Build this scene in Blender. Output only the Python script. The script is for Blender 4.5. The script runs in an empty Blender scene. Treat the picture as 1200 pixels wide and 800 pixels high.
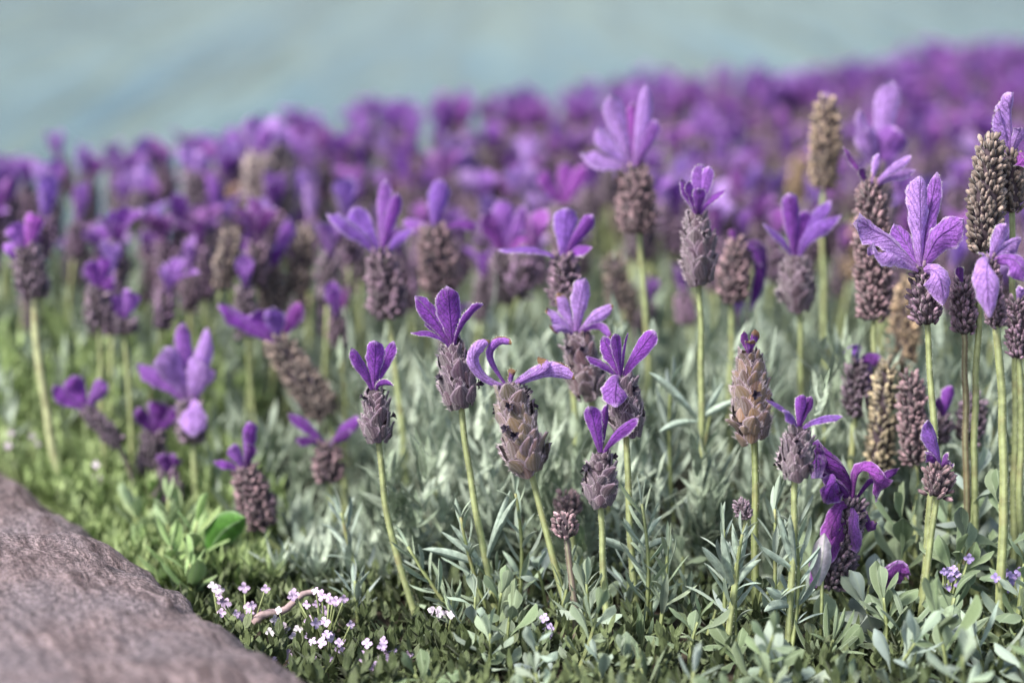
import bpy, math, random
import numpy as np
from mathutils import Vector, Matrix, noise

rnd = random.Random(7)
scene = bpy.context.scene
C = scene.collection

# ------------------------------------------------------------------ camera
F_PX = 2400.0                      # focal length in photo pixels (1200 wide)
CAM_H = 0.31
PITCH = math.atan2(556, 2400)
cam_d = bpy.data.cameras.new('camera')
cam_d.sensor_width = 36
cam_d.lens = 72
cam_d.clip_start = 0.02
cam_d.clip_end = 400
cam_d.dof.use_dof = True
cam_d.dof.focus_distance = 0.818
cam_d.dof.aperture_fstop = 3.7
cam_d.dof.aperture_blades = 9
cam = bpy.data.objects.new('camera', cam_d)
C.objects.link(cam)
cam.location = (0, 0, CAM_H)
cam.rotation_euler = (math.pi / 2 - PITCH, 0, 0)
scene.camera = cam

# ------------------------------------------------------------------ sky and sun (bright overcast)
SUN_EL, SUN_AZ = math.radians(52), math.radians(-128)     # azimuth from +Y, clockwise seen from above
world = bpy.data.worlds.new('World')
scene.world = world
world.use_nodes = True
wn = world.node_tree
sky = wn.nodes.new('ShaderNodeTexSky')
sky.sky_type = 'NISHITA'
sky.sun_disc = False
sky.sun_elevation = SUN_EL
sky.sun_rotation = SUN_AZ
sky.air_density = 1.0
sky.dust_density = 3.0
sky.ozone_density = 1.0
wn.links.new(sky.outputs['Color'], wn.nodes['Background'].inputs['Color'])
wn.nodes['Background'].inputs['Strength'].default_value = 0.095
sun_d = bpy.data.lights.new('sun', 'SUN')
sun_d.energy = 2.9
sun_d.angle = math.radians(15)
sun_d.color = (1.0, 0.95, 0.88)
sun = bpy.data.objects.new('sun', sun_d)
C.objects.link(sun)
sun_dir = Vector((math.sin(SUN_AZ) * math.cos(SUN_EL), math.cos(SUN_AZ) * math.cos(SUN_EL), math.sin(SUN_EL)))
sun.rotation_euler = sun_dir.to_track_quat('Z', 'Y').to_euler()
sun.location = (0, 0, 3)
scene.view_settings.view_transform = 'Standard'
scene.view_settings.look = 'None'
scene.view_settings.exposure = 1.45
scene.view_settings.gamma = 1.0
scene.cycles.use_denoising = True
scene.cycles.max_bounces = 6
scene.cycles.transparent_max_bounces = 6


# ------------------------------------------------------------------ helpers
CP, SP = math.cos(PITCH), math.sin(PITCH)
VIEW = Vector((0, CP, -SP))        # the way the camera looks


def ray(px, py):
    a, b = (px - 600) / F_PX, -(py - 400) / F_PX
    return Vector((a, CP + b * SP, -SP + b * CP))


def at(px, py, Y):
    """point of a photo pixel at ground distance Y"""
    r = ray(px, py)
    return Vector((0, 0, CAM_H)) + r * (Y / r.y)


def on_z(px, py, z):
    r = ray(px, py)
    return Vector((0, 0, CAM_H)) + r * ((z - CAM_H) / r.z)


def soil_z(x, y):
    return 0.006 * noise.noise(Vector((x * 9, y * 9, 3))) + 0.003 * noise.noise(Vector((x * 31, y * 31, 1))) - 0.002


class MB:
    """collects vertices, faces, uvs and material slots for one mesh"""
    def __init__(self):
        self.v, self.f, self.uv, self.m = [], [], [], []

    def add(self, vs, fs, uvs, mat=0):
        o = len(self.v)
        self.v += [tuple(p) for p in vs]
        self.uv += uvs
        self.f += [tuple(i + o for i in f) for f in fs]
        self.m += [mat] * len(fs)

    def mesh(self, name, mats):
        me = bpy.data.meshes.new(name)
        me.from_pydata(self.v, [], self.f)
        for m in mats:
            me.materials.append(m)
        uvl = me.uv_layers.new(name='uv')
        idx = np.empty(len(me.loops), dtype=np.int32)
        me.loops.foreach_get('vertex_index', idx)
        uvl.data.foreach_set('uv', np.array(self.uv, dtype=np.float32)[idx].ravel())
        me.polygons.foreach_set('use_smooth', np.ones(len(me.polygons), dtype=bool))
        if len(mats) > 1:
            me.polygons.foreach_set('material_index', np.array(self.m, dtype=np.int32))
        me.update()
        return me


def link(name, data, parent=None, color=None):
    o = bpy.data.objects.new(name, data)
    C.objects.link(o)
    if parent is not None:
        o.parent = parent
    if color is not None:
        o.color = (*color, 1)
    return o


def thing(name, label, cat, loc, group=None):
    o = link(name, None)
    o.empty_display_size = 0.01
    o.location = loc
    o['label'] = label
    o['category'] = cat
    if group:
        o['group'] = group
    return o


def tag(o, label=None, cat=None, group=None, kind=None):
    for k, v in (('label', label), ('category', cat), ('group', group), ('kind', kind)):
        if v:
            o[k] = v
    return o


def bez(p0, p1, p2, t):
    return p0 * ((1 - t) ** 2) + p1 * (2 * t * (1 - t)) + p2 * (t * t)


def dbez(p0, p1, p2, t):
    return ((p1 - p0) * (2 * (1 - t)) + (p2 - p1) * (2 * t)).normalized()


PT = [0, .08, .3, .5, .7, .85, .95, 1]
PROFILE = {
    'petal': [.30, .36, .60, .86, 1, .90, .56, .14],
    'point': [.30, .38, .66, .94, .98, .74, .38, .06],
    'lance': [.30, .52, .86, 1, .86, .55, .26, .04],
    'spoon': [.16, .18, .38, .82, 1, .88, .55, .12],
    'oval':  [.20, .45, .88, 1, .90, .66, .36, .05],
}


def path_at(P, t):
    """smooth curve through the points P"""
    n = len(P) - 1
    x = min(t * n, n - 1e-4)
    i = int(x)
    f = x - i
    a, b, c, d = P[max(i - 1, 0)], P[i], P[i + 1], P[min(i + 2, n)]
    pos = (b * 2 + (c - a) * f + (a * 2 - b * 5 + c * 4 - d) * f * f + (b * 3 - a - c * 3 + d) * f ** 3) * .5
    tan = (c - a) + (a * 2 - b * 5 + c * 4 - d) * (2 * f) + (b * 3 - a - c * 3 + d) * (3 * f * f)
    return pos, tan.normalized()


def blade(mb, p0, p1, p2, W, side, roll=0, cup=.3, ruffle=0., seed=0, nu=4, nv=9, shape='petal', twist=0, mat=0, path=None, roll_in=0., jag=0.):
    """a thin blade along a bezier; side: function(tangent)->width direction"""
    prof = PROFILE[shape]
    vs, uvs = [], []
    for j in range(nv + 1):
        t = j / nv
        if path:
            c, tg = path_at(path, t)
        else:
            c = bez(p0, p1, p2, t)
            tg = dbez(p0, p1, p2, t)
        s = side(tg)
        s = (s - tg * s.dot(tg)).normalized()
        rr = roll + twist * t
        if rr:
            s = Matrix.Rotation(rr, 3, tg) @ s
        n = s.cross(tg)
        hw = W * .5 * float(np.interp(t, PT, prof))
        for i in range(nu + 1):
            u = -1 + 2 * i / nu
            hj = hw
            if jag and abs(u) > .6:
                hj = hw * (1 + jag * noise.noise(Vector((seed * 2.7 + u * 3, t * 9, 7))) * 2)
            e = max(0, abs(u) - .55) / .45
            p = c + s * (hj * u * (1 - .22 * roll_in * e)) + n * (hw * (cup * abs(u) ** 1.4 + roll_in * .55 * e * e))
            if ruffle:
                k = noise.noise(Vector((seed * 7.3 + u * .9, t * 3.1, seed * 1.7)))
                k2 = noise.noise(Vector((seed * 3.1 - u * 2.2, t * 7.7, 4))) + .6 * noise.noise(Vector((seed * 5.3 + u * 4.5, t * 4.0, 9)))
                p = p + n * (ruffle * W * t * (k + .5 * k2 * abs(u))) + s * (ruffle * .35 * W * k2 * abs(u) * t)
            vs.append(p)
            uvs.append((i / nu, t))
    fs = []
    for j in range(nv):
        for i in range(nu):
            a = j * (nu + 1) + i
            fs.append((a, a + 1, a + nu + 2, a + nu + 1))
    mb.add(vs, fs, uvs, mat)


def edge_down(mb, nu, nv, r, n=70, ln=.0007):
    """short pale hairs round the margin of a blade that starts the mesh"""
    vs = [Vector(v) for v in mb.v]
    for _ in range(n):
        j = r.randrange(2, nv)
        sd = r.choice((0, nu))
        a, b = vs[j * (nu + 1) + sd], vs[(j + 1) * (nu + 1) + sd]
        inn = vs[j * (nu + 1) + (1 if sd == 0 else nu - 1)]
        p = a.lerp(b, r.random())
        t = (b - a).normalized()
        d = ((a - inn).normalized() + t * r.uniform(-.2, .9) + Vector((r.uniform(-.4, .4), r.uniform(-.4, .4), r.uniform(-.4, .4)))).normalized()
        mb.add([p - t * .00007, p + t * .00007, p + d * ln * r.uniform(.5, 1.2)], [(0, 1, 2)], [(0, 0)] * 3, 1)


def frame(tg):
    a = Vector((0, 0, 1)) if abs(tg.z) < .9 else Vector((1, 0, 0))
    s = tg.cross(a).normalized()
    return s, s.cross(tg).normalized()


def tube(mb, pts, radii, n=7, mat=0, hair=0, hair_len=.0008, hair_mat=1, seed=1):
    vs, uvs, fs = [], [], []
    L = len(pts)
    s = None
    for k in range(L):
        tg = (pts[min(k + 1, L - 1)] - pts[max(k - 1, 0)]).normalized()
        if s is None:
            s, b = frame(tg)
        else:
            s = (s - tg * s.dot(tg)).normalized()
            b = s.cross(tg)
        for i in range(n):
            a = 2 * math.pi * i / n
            vs.append(pts[k] + (s * math.cos(a) + b * math.sin(a)) * radii[k])
            uvs.append((i / n, k / (L - 1)))
    for k in range(L - 1):
        for i in range(n):
            fs.append((k * n + i, k * n + (i + 1) % n, (k + 1) * n + (i + 1) % n, (k + 1) * n + i))
    fs.append(tuple(range(n))[::-1])
    fs.append(tuple((L - 1) * n + i for i in range(n)))
    mb.add(vs, fs, uvs, mat)
    if hair:
        r = random.Random(seed)
        for _ in range(hair):
            k = r.randrange(L - 1)
            f = r.random()
            c = pts[k].lerp(pts[k + 1], f)
            tg = (pts[k + 1] - pts[k]).normalized()
            s1, b1 = frame(tg)
            a = r.random() * 6.283
            d = s1 * math.cos(a) + b1 * math.sin(a)
            rad = radii[k] * (1 - f) + radii[k + 1] * f
            w = tg * .00007
            base = c + d * rad * .95
            tip = base + (d + tg * r.uniform(-.5, .9)).normalized() * hair_len * r.uniform(.5, 1.2)
            mb.add([base - w, base + w, tip], [(0, 1, 2)], [(0, 0), (0, 0), (0, 1)], hair_mat)


# ------------------------------------------------------------------ materials
def new_mat(name):
    m = bpy.data.materials.new(name)
    m.use_nodes = True
    nt = m.node_tree
    return m, nt, nt.nodes['Principled BSDF'], nt.nodes['Material Output']


def N(nt, typ, **kw):
    n = nt.nodes.new(typ)
    for k, v in kw.items():
        if k.startswith('i_'):
            key = k[2:]
            n.inputs[int(key) if key.isdigit() else key].default_value = v
        else:
            setattr(n, k, v)
    return n


def math_n(nt, op, a, b=None, c=None):
    n = N(nt, 'ShaderNodeMath', operation=op)
    for i, x in enumerate((a, b, c)):
        if x is None:
            continue
        if isinstance(x, (int, float)):
            n.inputs[i].default_value = x
        else:
            nt.links.new(x, n.inputs[i])
    return n.outputs[0]


def mix_c(nt, fac, a, b, mode='MIX'):
    n = N(nt, 'ShaderNodeMix', data_type='RGBA', blend_type=mode)
    for i, x in ((0, fac), (6, a), (7, b)):
        if isinstance(x, (int, float)):
            n.inputs[i].default_value = x
        elif isinstance(x, tuple):
            n.inputs[i].default_value = (*x, 1) if len(x) == 3 else x
        else:
            nt.links.new(x, n.inputs[i])
    return n.outputs[2]


def smooth(nt, x, lo, hi, a=0., b=1.):
    n = N(nt, 'ShaderNodeMapRange', interpolation_type='SMOOTHSTEP', i_1=lo, i_2=hi, i_3=a, i_4=b)
    nt.links.new(x, n.inputs[0])
    return n.outputs[0]


def uv_parts(nt):
    uv = N(nt, 'ShaderNodeUVMap', uv_map='uv')
    sep = N(nt, 'ShaderNodeSeparateXYZ')
    nt.links.new(uv.outputs[0], sep.inputs[0])
    c = math_n(nt, 'ABSOLUTE', math_n(nt, 'MULTIPLY_ADD', sep.outputs[0], 2, -1))
    return sep.outputs[0], sep.outputs[1], c


def noise_n(nt, scale, detail=3, rough=.55, coord='Object'):
    tc = N(nt, 'ShaderNodeTexCoord')
    n = N(nt, 'ShaderNodeTexNoise', i_Scale=scale, i_Detail=detail, i_Roughness=rough)
    nt.links.new(tc.outputs[coord], n.inputs['Vector'])
    return n.outputs[0]


def scale_c(nt, col, f):
    return mix_c(nt, 1.0, col, f, 'MULTIPLY')


def translucent(nt, bsdf, out, col, amount):
    tr = N(nt, 'ShaderNodeBsdfTranslucent')
    nt.links.new(col, tr.inputs[0])
    mx = N(nt, 'ShaderNodeMixShader', i_0=amount)
    nt.links.new(bsdf.outputs[0], mx.inputs[1])
    nt.links.new(tr.outputs[0], mx.inputs[2])
    nt.links.new(mx.outputs[0], out.inputs[0])


def grey(nt, v):
    n = N(nt, 'ShaderNodeCombineColor')
    for i in range(3):
        nt.links.new(v, n.inputs[i])
    return n.outputs[0]


def petal_material(name, fixed=None, rand=False):
    m, nt, b, out = new_mat(name)
    u, v, c = uv_parts(nt)
    if fixed:
        src = N(nt, 'ShaderNodeRGB')
        src.outputs[0].default_value = (*fixed, 1)
        col = src.outputs[0]
    else:
        col = N(nt, 'ShaderNodeObjectInfo').outputs['Color']
    # veins that fan out from the midrib
    ph = math_n(nt, 'MULTIPLY_ADD', v, 52, math_n(nt, 'MULTIPLY', c, -17))
    nz = noise_n(nt, 260, 2)
    ph = math_n(nt, 'ADD', ph, math_n(nt, 'MULTIPLY', nz, 6))
    vein = smooth(nt, math_n(nt, 'SINE', ph), .62, 1.0)
    rib = smooth(nt, c, .10, .0)
    lines = math_n(nt, 'MAXIMUM', math_n(nt, 'MULTIPLY', vein, .6), rib)
    col1 = mix_c(nt, math_n(nt, 'MULTIPLY', lines, .70), col, scale_c(nt, col, (.42, .30, .50)))
    # pale downy margin
    rim = smooth(nt, c, .80, 1.0)
    tipr = smooth(nt, v, .90, 1.0)
    mar = math_n(nt, 'MAXIMUM', rim, tipr)
    col2 = mix_c(nt, math_n(nt, 'MULTIPLY', mar, .55), col1, (.66, .50, .78))
    mott = smooth(nt, math_n(nt, 'MULTIPLY_ADD', noise_n(nt, 1500, 2), .55, math_n(nt, 'MULTIPLY', noise_n(nt, 380, 4), .5)), .36, .70, .66, 1.36)
    col3 = mix_c(nt, 1.0, col2, grey(nt, mott), 'MULTIPLY')
    # base of the blade a little darker and redder
    col4 = mix_c(nt, smooth(nt, v, .35, .0, 0, .45), col3, scale_c(nt, col3, (.62, .36, .55)))
    # dry brown tips where the blade has withered
    wa = N(nt, 'ShaderNodeAttribute', attribute_type='OBJECT', attribute_name='wither')
    dry = math_n(nt, 'MULTIPLY_ADD', noise_n(nt, 170, 3), .5, math_n(nt, 'MULTIPLY_ADD', mar, .35, v))
    dry = math_n(nt, 'ADD', dry, wa.outputs['Fac'])
    dry = smooth(nt, dry, 1.65, 1.85)
    col5 = mix_c(nt, dry, col4, (.20, .115, .06))
    nt.links.new(col5, b.inputs['Base Color'])
    b.inputs['Roughness'].default_value = .86
    b.inputs['Sheen Weight'].default_value = .25
    b.inputs['Sheen Roughness'].default_value = .4
    b.inputs['Specular IOR Level'].default_value = .3
    bp = N(nt, 'ShaderNodeBump', i_Strength=.8, i_Distance=.0008)
    hgt = math_n(nt, 'MULTIPLY_ADD', lines, -1.0, math_n(nt, 'MULTIPLY', noise_n(nt, 900, 2), .8))
    nt.links.new(hgt, bp.inputs['Height'])
    nt.links.new(bp.outputs[0], b.inputs['Normal'])
    translucent(nt, b, out, col5, .40)
    return m


def leaf_material(name, fixed=None, pale=(.42, .50, .40), trans=.16, mid=.35):
    m, nt, b, out = new_mat(name)
    u, v, c = uv_parts(nt)
    if fixed:
        # a mass of leaves: hue wanders from shoot to shoot
        n1 = smooth(nt, noise_n(nt, 22, 2), .32, .68)
        a, d = fixed
        col = mix_c(nt, n1, a, d)
    else:
        col = N(nt, 'ShaderNodeObjectInfo').outputs['Color']
    rib = smooth(nt, c, .16, .0)
    rim = smooth(nt, c, .72, 1.0)
    col1 = mix_c(nt, math_n(nt, 'MULTIPLY', rib, mid), col, pale)
    col1 = mix_c(nt, math_n(nt, 'MULTIPLY', rim, .30), col1, pale)
    mott = smooth(nt, noise_n(nt, 330, 4), .3, .72, .70, 1.25)
    col2 = mix_c(nt, 1.0, col1, grey(nt, mott), 'MULTIPLY')
    nt.links.new(col2, b.inputs['Base Color'])
    b.inputs['Roughness'].default_value = .58
    b.inputs['Sheen Weight'].default_value = .08
    b.inputs['Sheen Roughness'].default_value = .5
    b.inputs['Specular IOR Level'].default_value = .35
    bp = N(nt, 'ShaderNodeBump', i_Strength=.4, i_Distance=.0005)
    nt.links.new(math_n(nt, 'MULTIPLY_ADD', rib, -.9, noise_n(nt, 700, 3)), bp.inputs['Height'])
    nt.links.new(bp.outputs[0], b.inputs['Normal'])
    translucent(nt, b, out, col2, trans)
    return m


def scale_material():
    m, nt, b, out = new_mat('spike_scale')
    u, v, c = uv_parts(nt)
    col = N(nt, 'ShaderNodeObjectInfo').outputs['Color']
    # ribs of the papery scale
    ph = math_n(nt, 'MULTIPLY', c, 16)
    vein = smooth(nt, math_n(nt, 'SINE', math_n(nt, 'ADD', ph, math_n(nt, 'MULTIPLY', noise_n(nt, 700, 2), 9))), .35, 1)
    col1 = mix_c(nt, math_n(nt, 'MULTIPLY', vein, .40), scale_c(nt, col, (.48, .40, .46)), (.33, .24, .29))
    rim = math_n(nt, 'MAXIMUM', smooth(nt, c, .68, 1.), smooth(nt, v, .86, 1.))
    col2 = mix_c(nt, math_n(nt, 'MULTIPLY', rim, .75), col1, (.43, .31, .42))
    mott = smooth(nt, noise_n(nt, 900, 3), .3, .7, .55, 1.35)
    col3 = mix_c(nt, 1.0, col2, grey(nt, mott), 'MULTIPLY')
    nt.links.new(col3, b.inputs['Base Color'])
    b.inputs['Roughness'].default_value = .8
    b.inputs['Sheen Weight'].default_value = .4
    bp = N(nt, 'ShaderNodeBump', i_Strength=.6, i_Distance=.0006)
    nt.links.new(math_n(nt, 'ADD', vein, noise_n(nt, 1100, 2)), bp.inputs['Height'])
    nt.links.new(bp.outputs[0], b.inputs['Normal'])
    return m


def bud_material(name, fixed=None):
    m, nt, b, out = new_mat(name)
    u, v, c = uv_parts(nt)
    if fixed:
        src = N(nt, 'ShaderNodeRGB')
        src.outputs[0].default_value = (*fixed, 1)
        col = src.outputs[0]
    else:
        col = N(nt, 'ShaderNodeObjectInfo').outputs['Color']
    # each small calyx: pale downy body, dark mouth
    body = mix_c(nt, smooth(nt, v, .2, .62), scale_c(nt, col, (.28, .24, .28)), mix_c(nt, .17, col, (.58, .48, .50)))
    full = mix_c(nt, smooth(nt, v, .80, .94), body, scale_c(nt, col, (.22, .15, .25)))
    mott = smooth(nt, noise_n(nt, 330, 3), .34, .66, .55, 1.4)
    full = mix_c(nt, 1.0, full, grey(nt, math_n(nt, 'MULTIPLY_ADD', u, 1.15, .42)), 'MULTIPLY')
    col3 = mix_c(nt, 1.0, full, grey(nt, mott), 'MULTIPLY')
    nt.links.new(col3, b.inputs['Base Color'])
    b.inputs['Roughness'].default_value = .8
    b.inputs['Sheen Weight'].default_value = .3
    return m


def plain(name, col, rough=.7, var=.3, nscale=400, use_obj=False, sheen=0.):
    m, nt, b, out = new_mat(name)
    if use_obj:
        base = N(nt, 'ShaderNodeObjectInfo').outputs['Color']
    else:
        s = N(nt, 'ShaderNodeRGB')
        s.outputs[0].default_value = (*col, 1)
        base = s.outputs[0]
    mott = smooth(nt, noise_n(nt, nscale, 4), .28, .72, 1 - var, 1 + var)
    nt.links.new(mix_c(nt, 1.0, base, grey(nt, mott), 'MULTIPLY'), b.inputs['Base Color'])
    b.inputs['Roughness'].default_value = rough
    b.inputs['Sheen Weight'].default_value = sheen
    return m


def stem_material():
    m, nt, b, out = new_mat('stem')
    u, v, c = uv_parts(nt)
    col = N(nt, 'ShaderNodeObjectInfo').outputs['Color']
    rib = smooth(nt, math_n(nt, 'SINE', math_n(nt, 'MULTIPLY', u, 25.13)), -.2, .9)
    col1 = mix_c(nt, math_n(nt, 'MULTIPLY', rib, .35), col, (.40, .46, .26))
    mott = smooth(nt, noise_n(nt, 240, 4), .3, .7, .72, 1.2)
    col2 = mix_c(nt, 1.0, col1, grey(nt, mott), 'MULTIPLY')
    brown = smooth(nt, noise_n(nt, 55, 3), .52, .72, 0, .6)
    col3 = mix_c(nt, brown, col2, (.24, .16, .08))
    nt.links.new(col3, b.inputs['Base Color'])
    b.inputs['Roughness'].default_value = .6
    bp = N(nt, 'ShaderNodeBump', i_Strength=.4, i_Distance=.0005)
    nt.links.new(rib, bp.inputs['Height'])
    nt.links.new(bp.outputs[0], b.inputs['Normal'])
    return m


M_PETAL = petal_material('bract_petal')
M_LEAF = leaf_material('downy_leaf')
M_SPOON = leaf_material('spoon_leaf', pale=(.36, .44, .30), trans=.2, mid=.4)
M_SCALE = scale_material()
M_BUD = bud_material('calyx_bud')
M_STEM = stem_material()
M_HAIR = plain('plant_down', (.62, .64, .52), .8, .1)
M_FRINGE = plain('scale_down', (.60, .51, .56), .8, .2)
M_CORE = plain('spike_core', (.045, .03, .04), .9, .3)
M_COROLLA = plain('small_corolla', (.010, .005, .016), .7, .5, use_obj=True)
M_FLORET = plain('floret', (.70, .62, .78), .6, .08, use_obj=True)
M_MASS = leaf_material('lavender_mass', fixed=((.18, .235, .155), (.37, .44, .35)), pale=(.46, .52, .45))
M_GREEN = leaf_material('weed_mass', fixed=((.17, .25, .075), (.33, .42, .19)), pale=(.24, .32, .16))
M_MAT = leaf_material('groundcover_mass', fixed=((.045, .065, .022), (.12, .155, .065)), pale=(.20, .25, .12))


# ------------------------------------------------------------------ the setting: water, ground, soil, rim
def far_edge_points():
    pix = [(-150, 192), (0, 173), (100, 161), (200, 149), (300, 136), (370, 122), (520, 106), (640, 97), (750, 84), (860, 82),
           (950, 69), (1050, 62), (1130, 49), (1200, 40), (1330, 28)]
    return [on_z(x, y, .150) for x, y in pix]


FAR = far_edge_points()
FX = [p.x for p in FAR]
FY = [p.y for p in FAR]


def far_y(x):
    return float(np.interp(x, FX, FY))


RIM = [on_z(x + 58, y - 4, .032) for x, y in ((560, 960), (450, 872), (350, 803), (290, 763), (228, 721), (166, 676), (108, 633), (56, 594), (0, 555), (-60, 512), (-150, 462), (-260, 400))]


def rim_x(y):
    ys = [p.y for p in RIM]
    xs = [p.x for p in RIM]
    return float(np.interp(y, ys, xs))


def build_ground():
    m, nt, b, out = new_mat('gravel_ground')
    n1 = noise_n(nt, 60, 6, .7)
    col = mix_c(nt, n1, (.12, .10, .085), (.27, .24, .21))
    nt.links.new(col, b.inputs['Base Color'])
    b.inputs['Roughness'].default_value = .9
    bp = N(nt, 'ShaderNodeBump', i_Strength=.7, i_Distance=.004)
    nt.links.new(n1, bp.inputs['Height'])
    nt.links.new(bp.outputs[0], b.inputs['Normal'])
    mb = MB()
    g = [-150, -20, -4, -1.5, -.6, 0, .6, 1.5, 4, 20, 150]
    n = len(g)
    mb.add([(x, y, -.075) for y in g for x in g],
           [(j * n + i, j * n + i + 1, (j + 1) * n + i + 1, (j + 1) * n + i) for j in range(n - 1) for i in range(n - 1)],
           [(x, y) for y in g for x in g])
    tag(link('ground', mb.mesh('ground', [m])), kind='structure')

    # water behind the bed
    m, nt, b, out = new_mat('water')
    tc = N(nt, 'ShaderNodeTexCoord')
    mp = N(nt, 'ShaderNodeMapping')
    mp.inputs['Scale'].default_value = (1.0, .06, 1)
    nt.links.new(tc.outputs['Object'], mp.inputs[0])
    w1 = N(nt, 'ShaderNodeTexNoise', i_Scale=6.5, i_Detail=3, i_Roughness=.55, i_Distortion=.3)
    w2 = N(nt, 'ShaderNodeTexNoise', i_Scale=19, i_Detail=2, i_Roughness=.5, i_Distortion=.4)
    nt.links.new(mp.outputs[0], w1.inputs['Vector'])
    nt.links.new(mp.outputs[0], w2.inputs['Vector'])
    h = math_n(nt, 'MULTIPLY_ADD', w2.outputs[0], .25, w1.outputs[0])
    bp = N(nt, 'ShaderNodeBump', i_Strength=1.0, i_Distance=.05)
    nt.links.new(h, bp.inputs['Height'])
    nt.links.new(bp.outputs[0], b.inputs['Normal'])
    silt = mix_c(nt, smooth(nt, w1.outputs[0], .35, .65), (.018, .050, .060), (.060, .100, .090))
    nt.links.new(silt, b.inputs['Base Color'])
    b.inputs['Roughness'].default_value = .12
    b.inputs['IOR'].default_value = 1.33
    b.inputs['Specular IOR Level'].default_value = .24
    mb = MB()
    inner = [(FX[0] - 100, FY[0] - 60)] + [(x, y + .13) for x, y in zip(FX, FY)] + [(FX[-1] + 100, FY[-1] + 60)]
    vs, fs, uv = [], [], []
    for x, y in inner:
        vs += [(x, y, -.066), (x * 1.0 - 40, y + 140, -.066)]
        uv += [(x, y), (x, y + 1)]
    for i in range(len(inner) - 1):
        fs.append((2 * i, 2 * i + 2, 2 * i + 3, 2 * i + 1))
    mb.add(vs, fs, uv)
    tag(link('water', mb.mesh('water', [m])), kind='structure')

    # raised soil of the bed
    m, nt, b, out = new_mat('dark_soil')
    n1 = noise_n(nt, 160, 6, .7)
    nt.links.new(mix_c(nt, n1, (.018, .013, .009), (.075, .055, .038)), b.inputs['Base Color'])
    b.inputs['Roughness'].default_value = .95
    bp = N(nt, 'ShaderNodeBump', i_Strength=.9, i_Distance=.003)
    nt.links.new(n1, bp.inputs['Height'])
    nt.links.new(bp.outputs[0], b.inputs['Normal'])
    mb = MB()
    nx, ny = 110, 110
    vs, uv = [], []
    for j in range(ny + 1):
        for i in range(nx + 1):
            s = i / nx
            y0 = .45
            # the sheet spans from the rim to well right of the view, from in front of the frame to the far edge
            x = -.75 + s * 1.75
            y1 = far_y(x) + .10
            y = y0 + (y1 - y0) * j / ny
            left = rim_x(y) - .035
            z = soil_z(x, y)
            if x < left:
                z = -.07
            if j == ny or i == nx or j == 0:
                z = -.085
            vs.append((x, y, z))
            uv.append((x, y))
    fs = [(j * (nx + 1) + i, j * (nx + 1) + i + 1, (j + 1) * (nx + 1) + i + 1, (j + 1) * (nx + 1) + i) for j in range(ny) for i in range(nx)
          ]
    fs = [f for f in fs if not all(vs[k][2] <= -.069 for k in f)]
    mb.add(vs, fs, uv)
    tag(link('soil', mb.mesh('soil', [m])), kind='structure')


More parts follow.
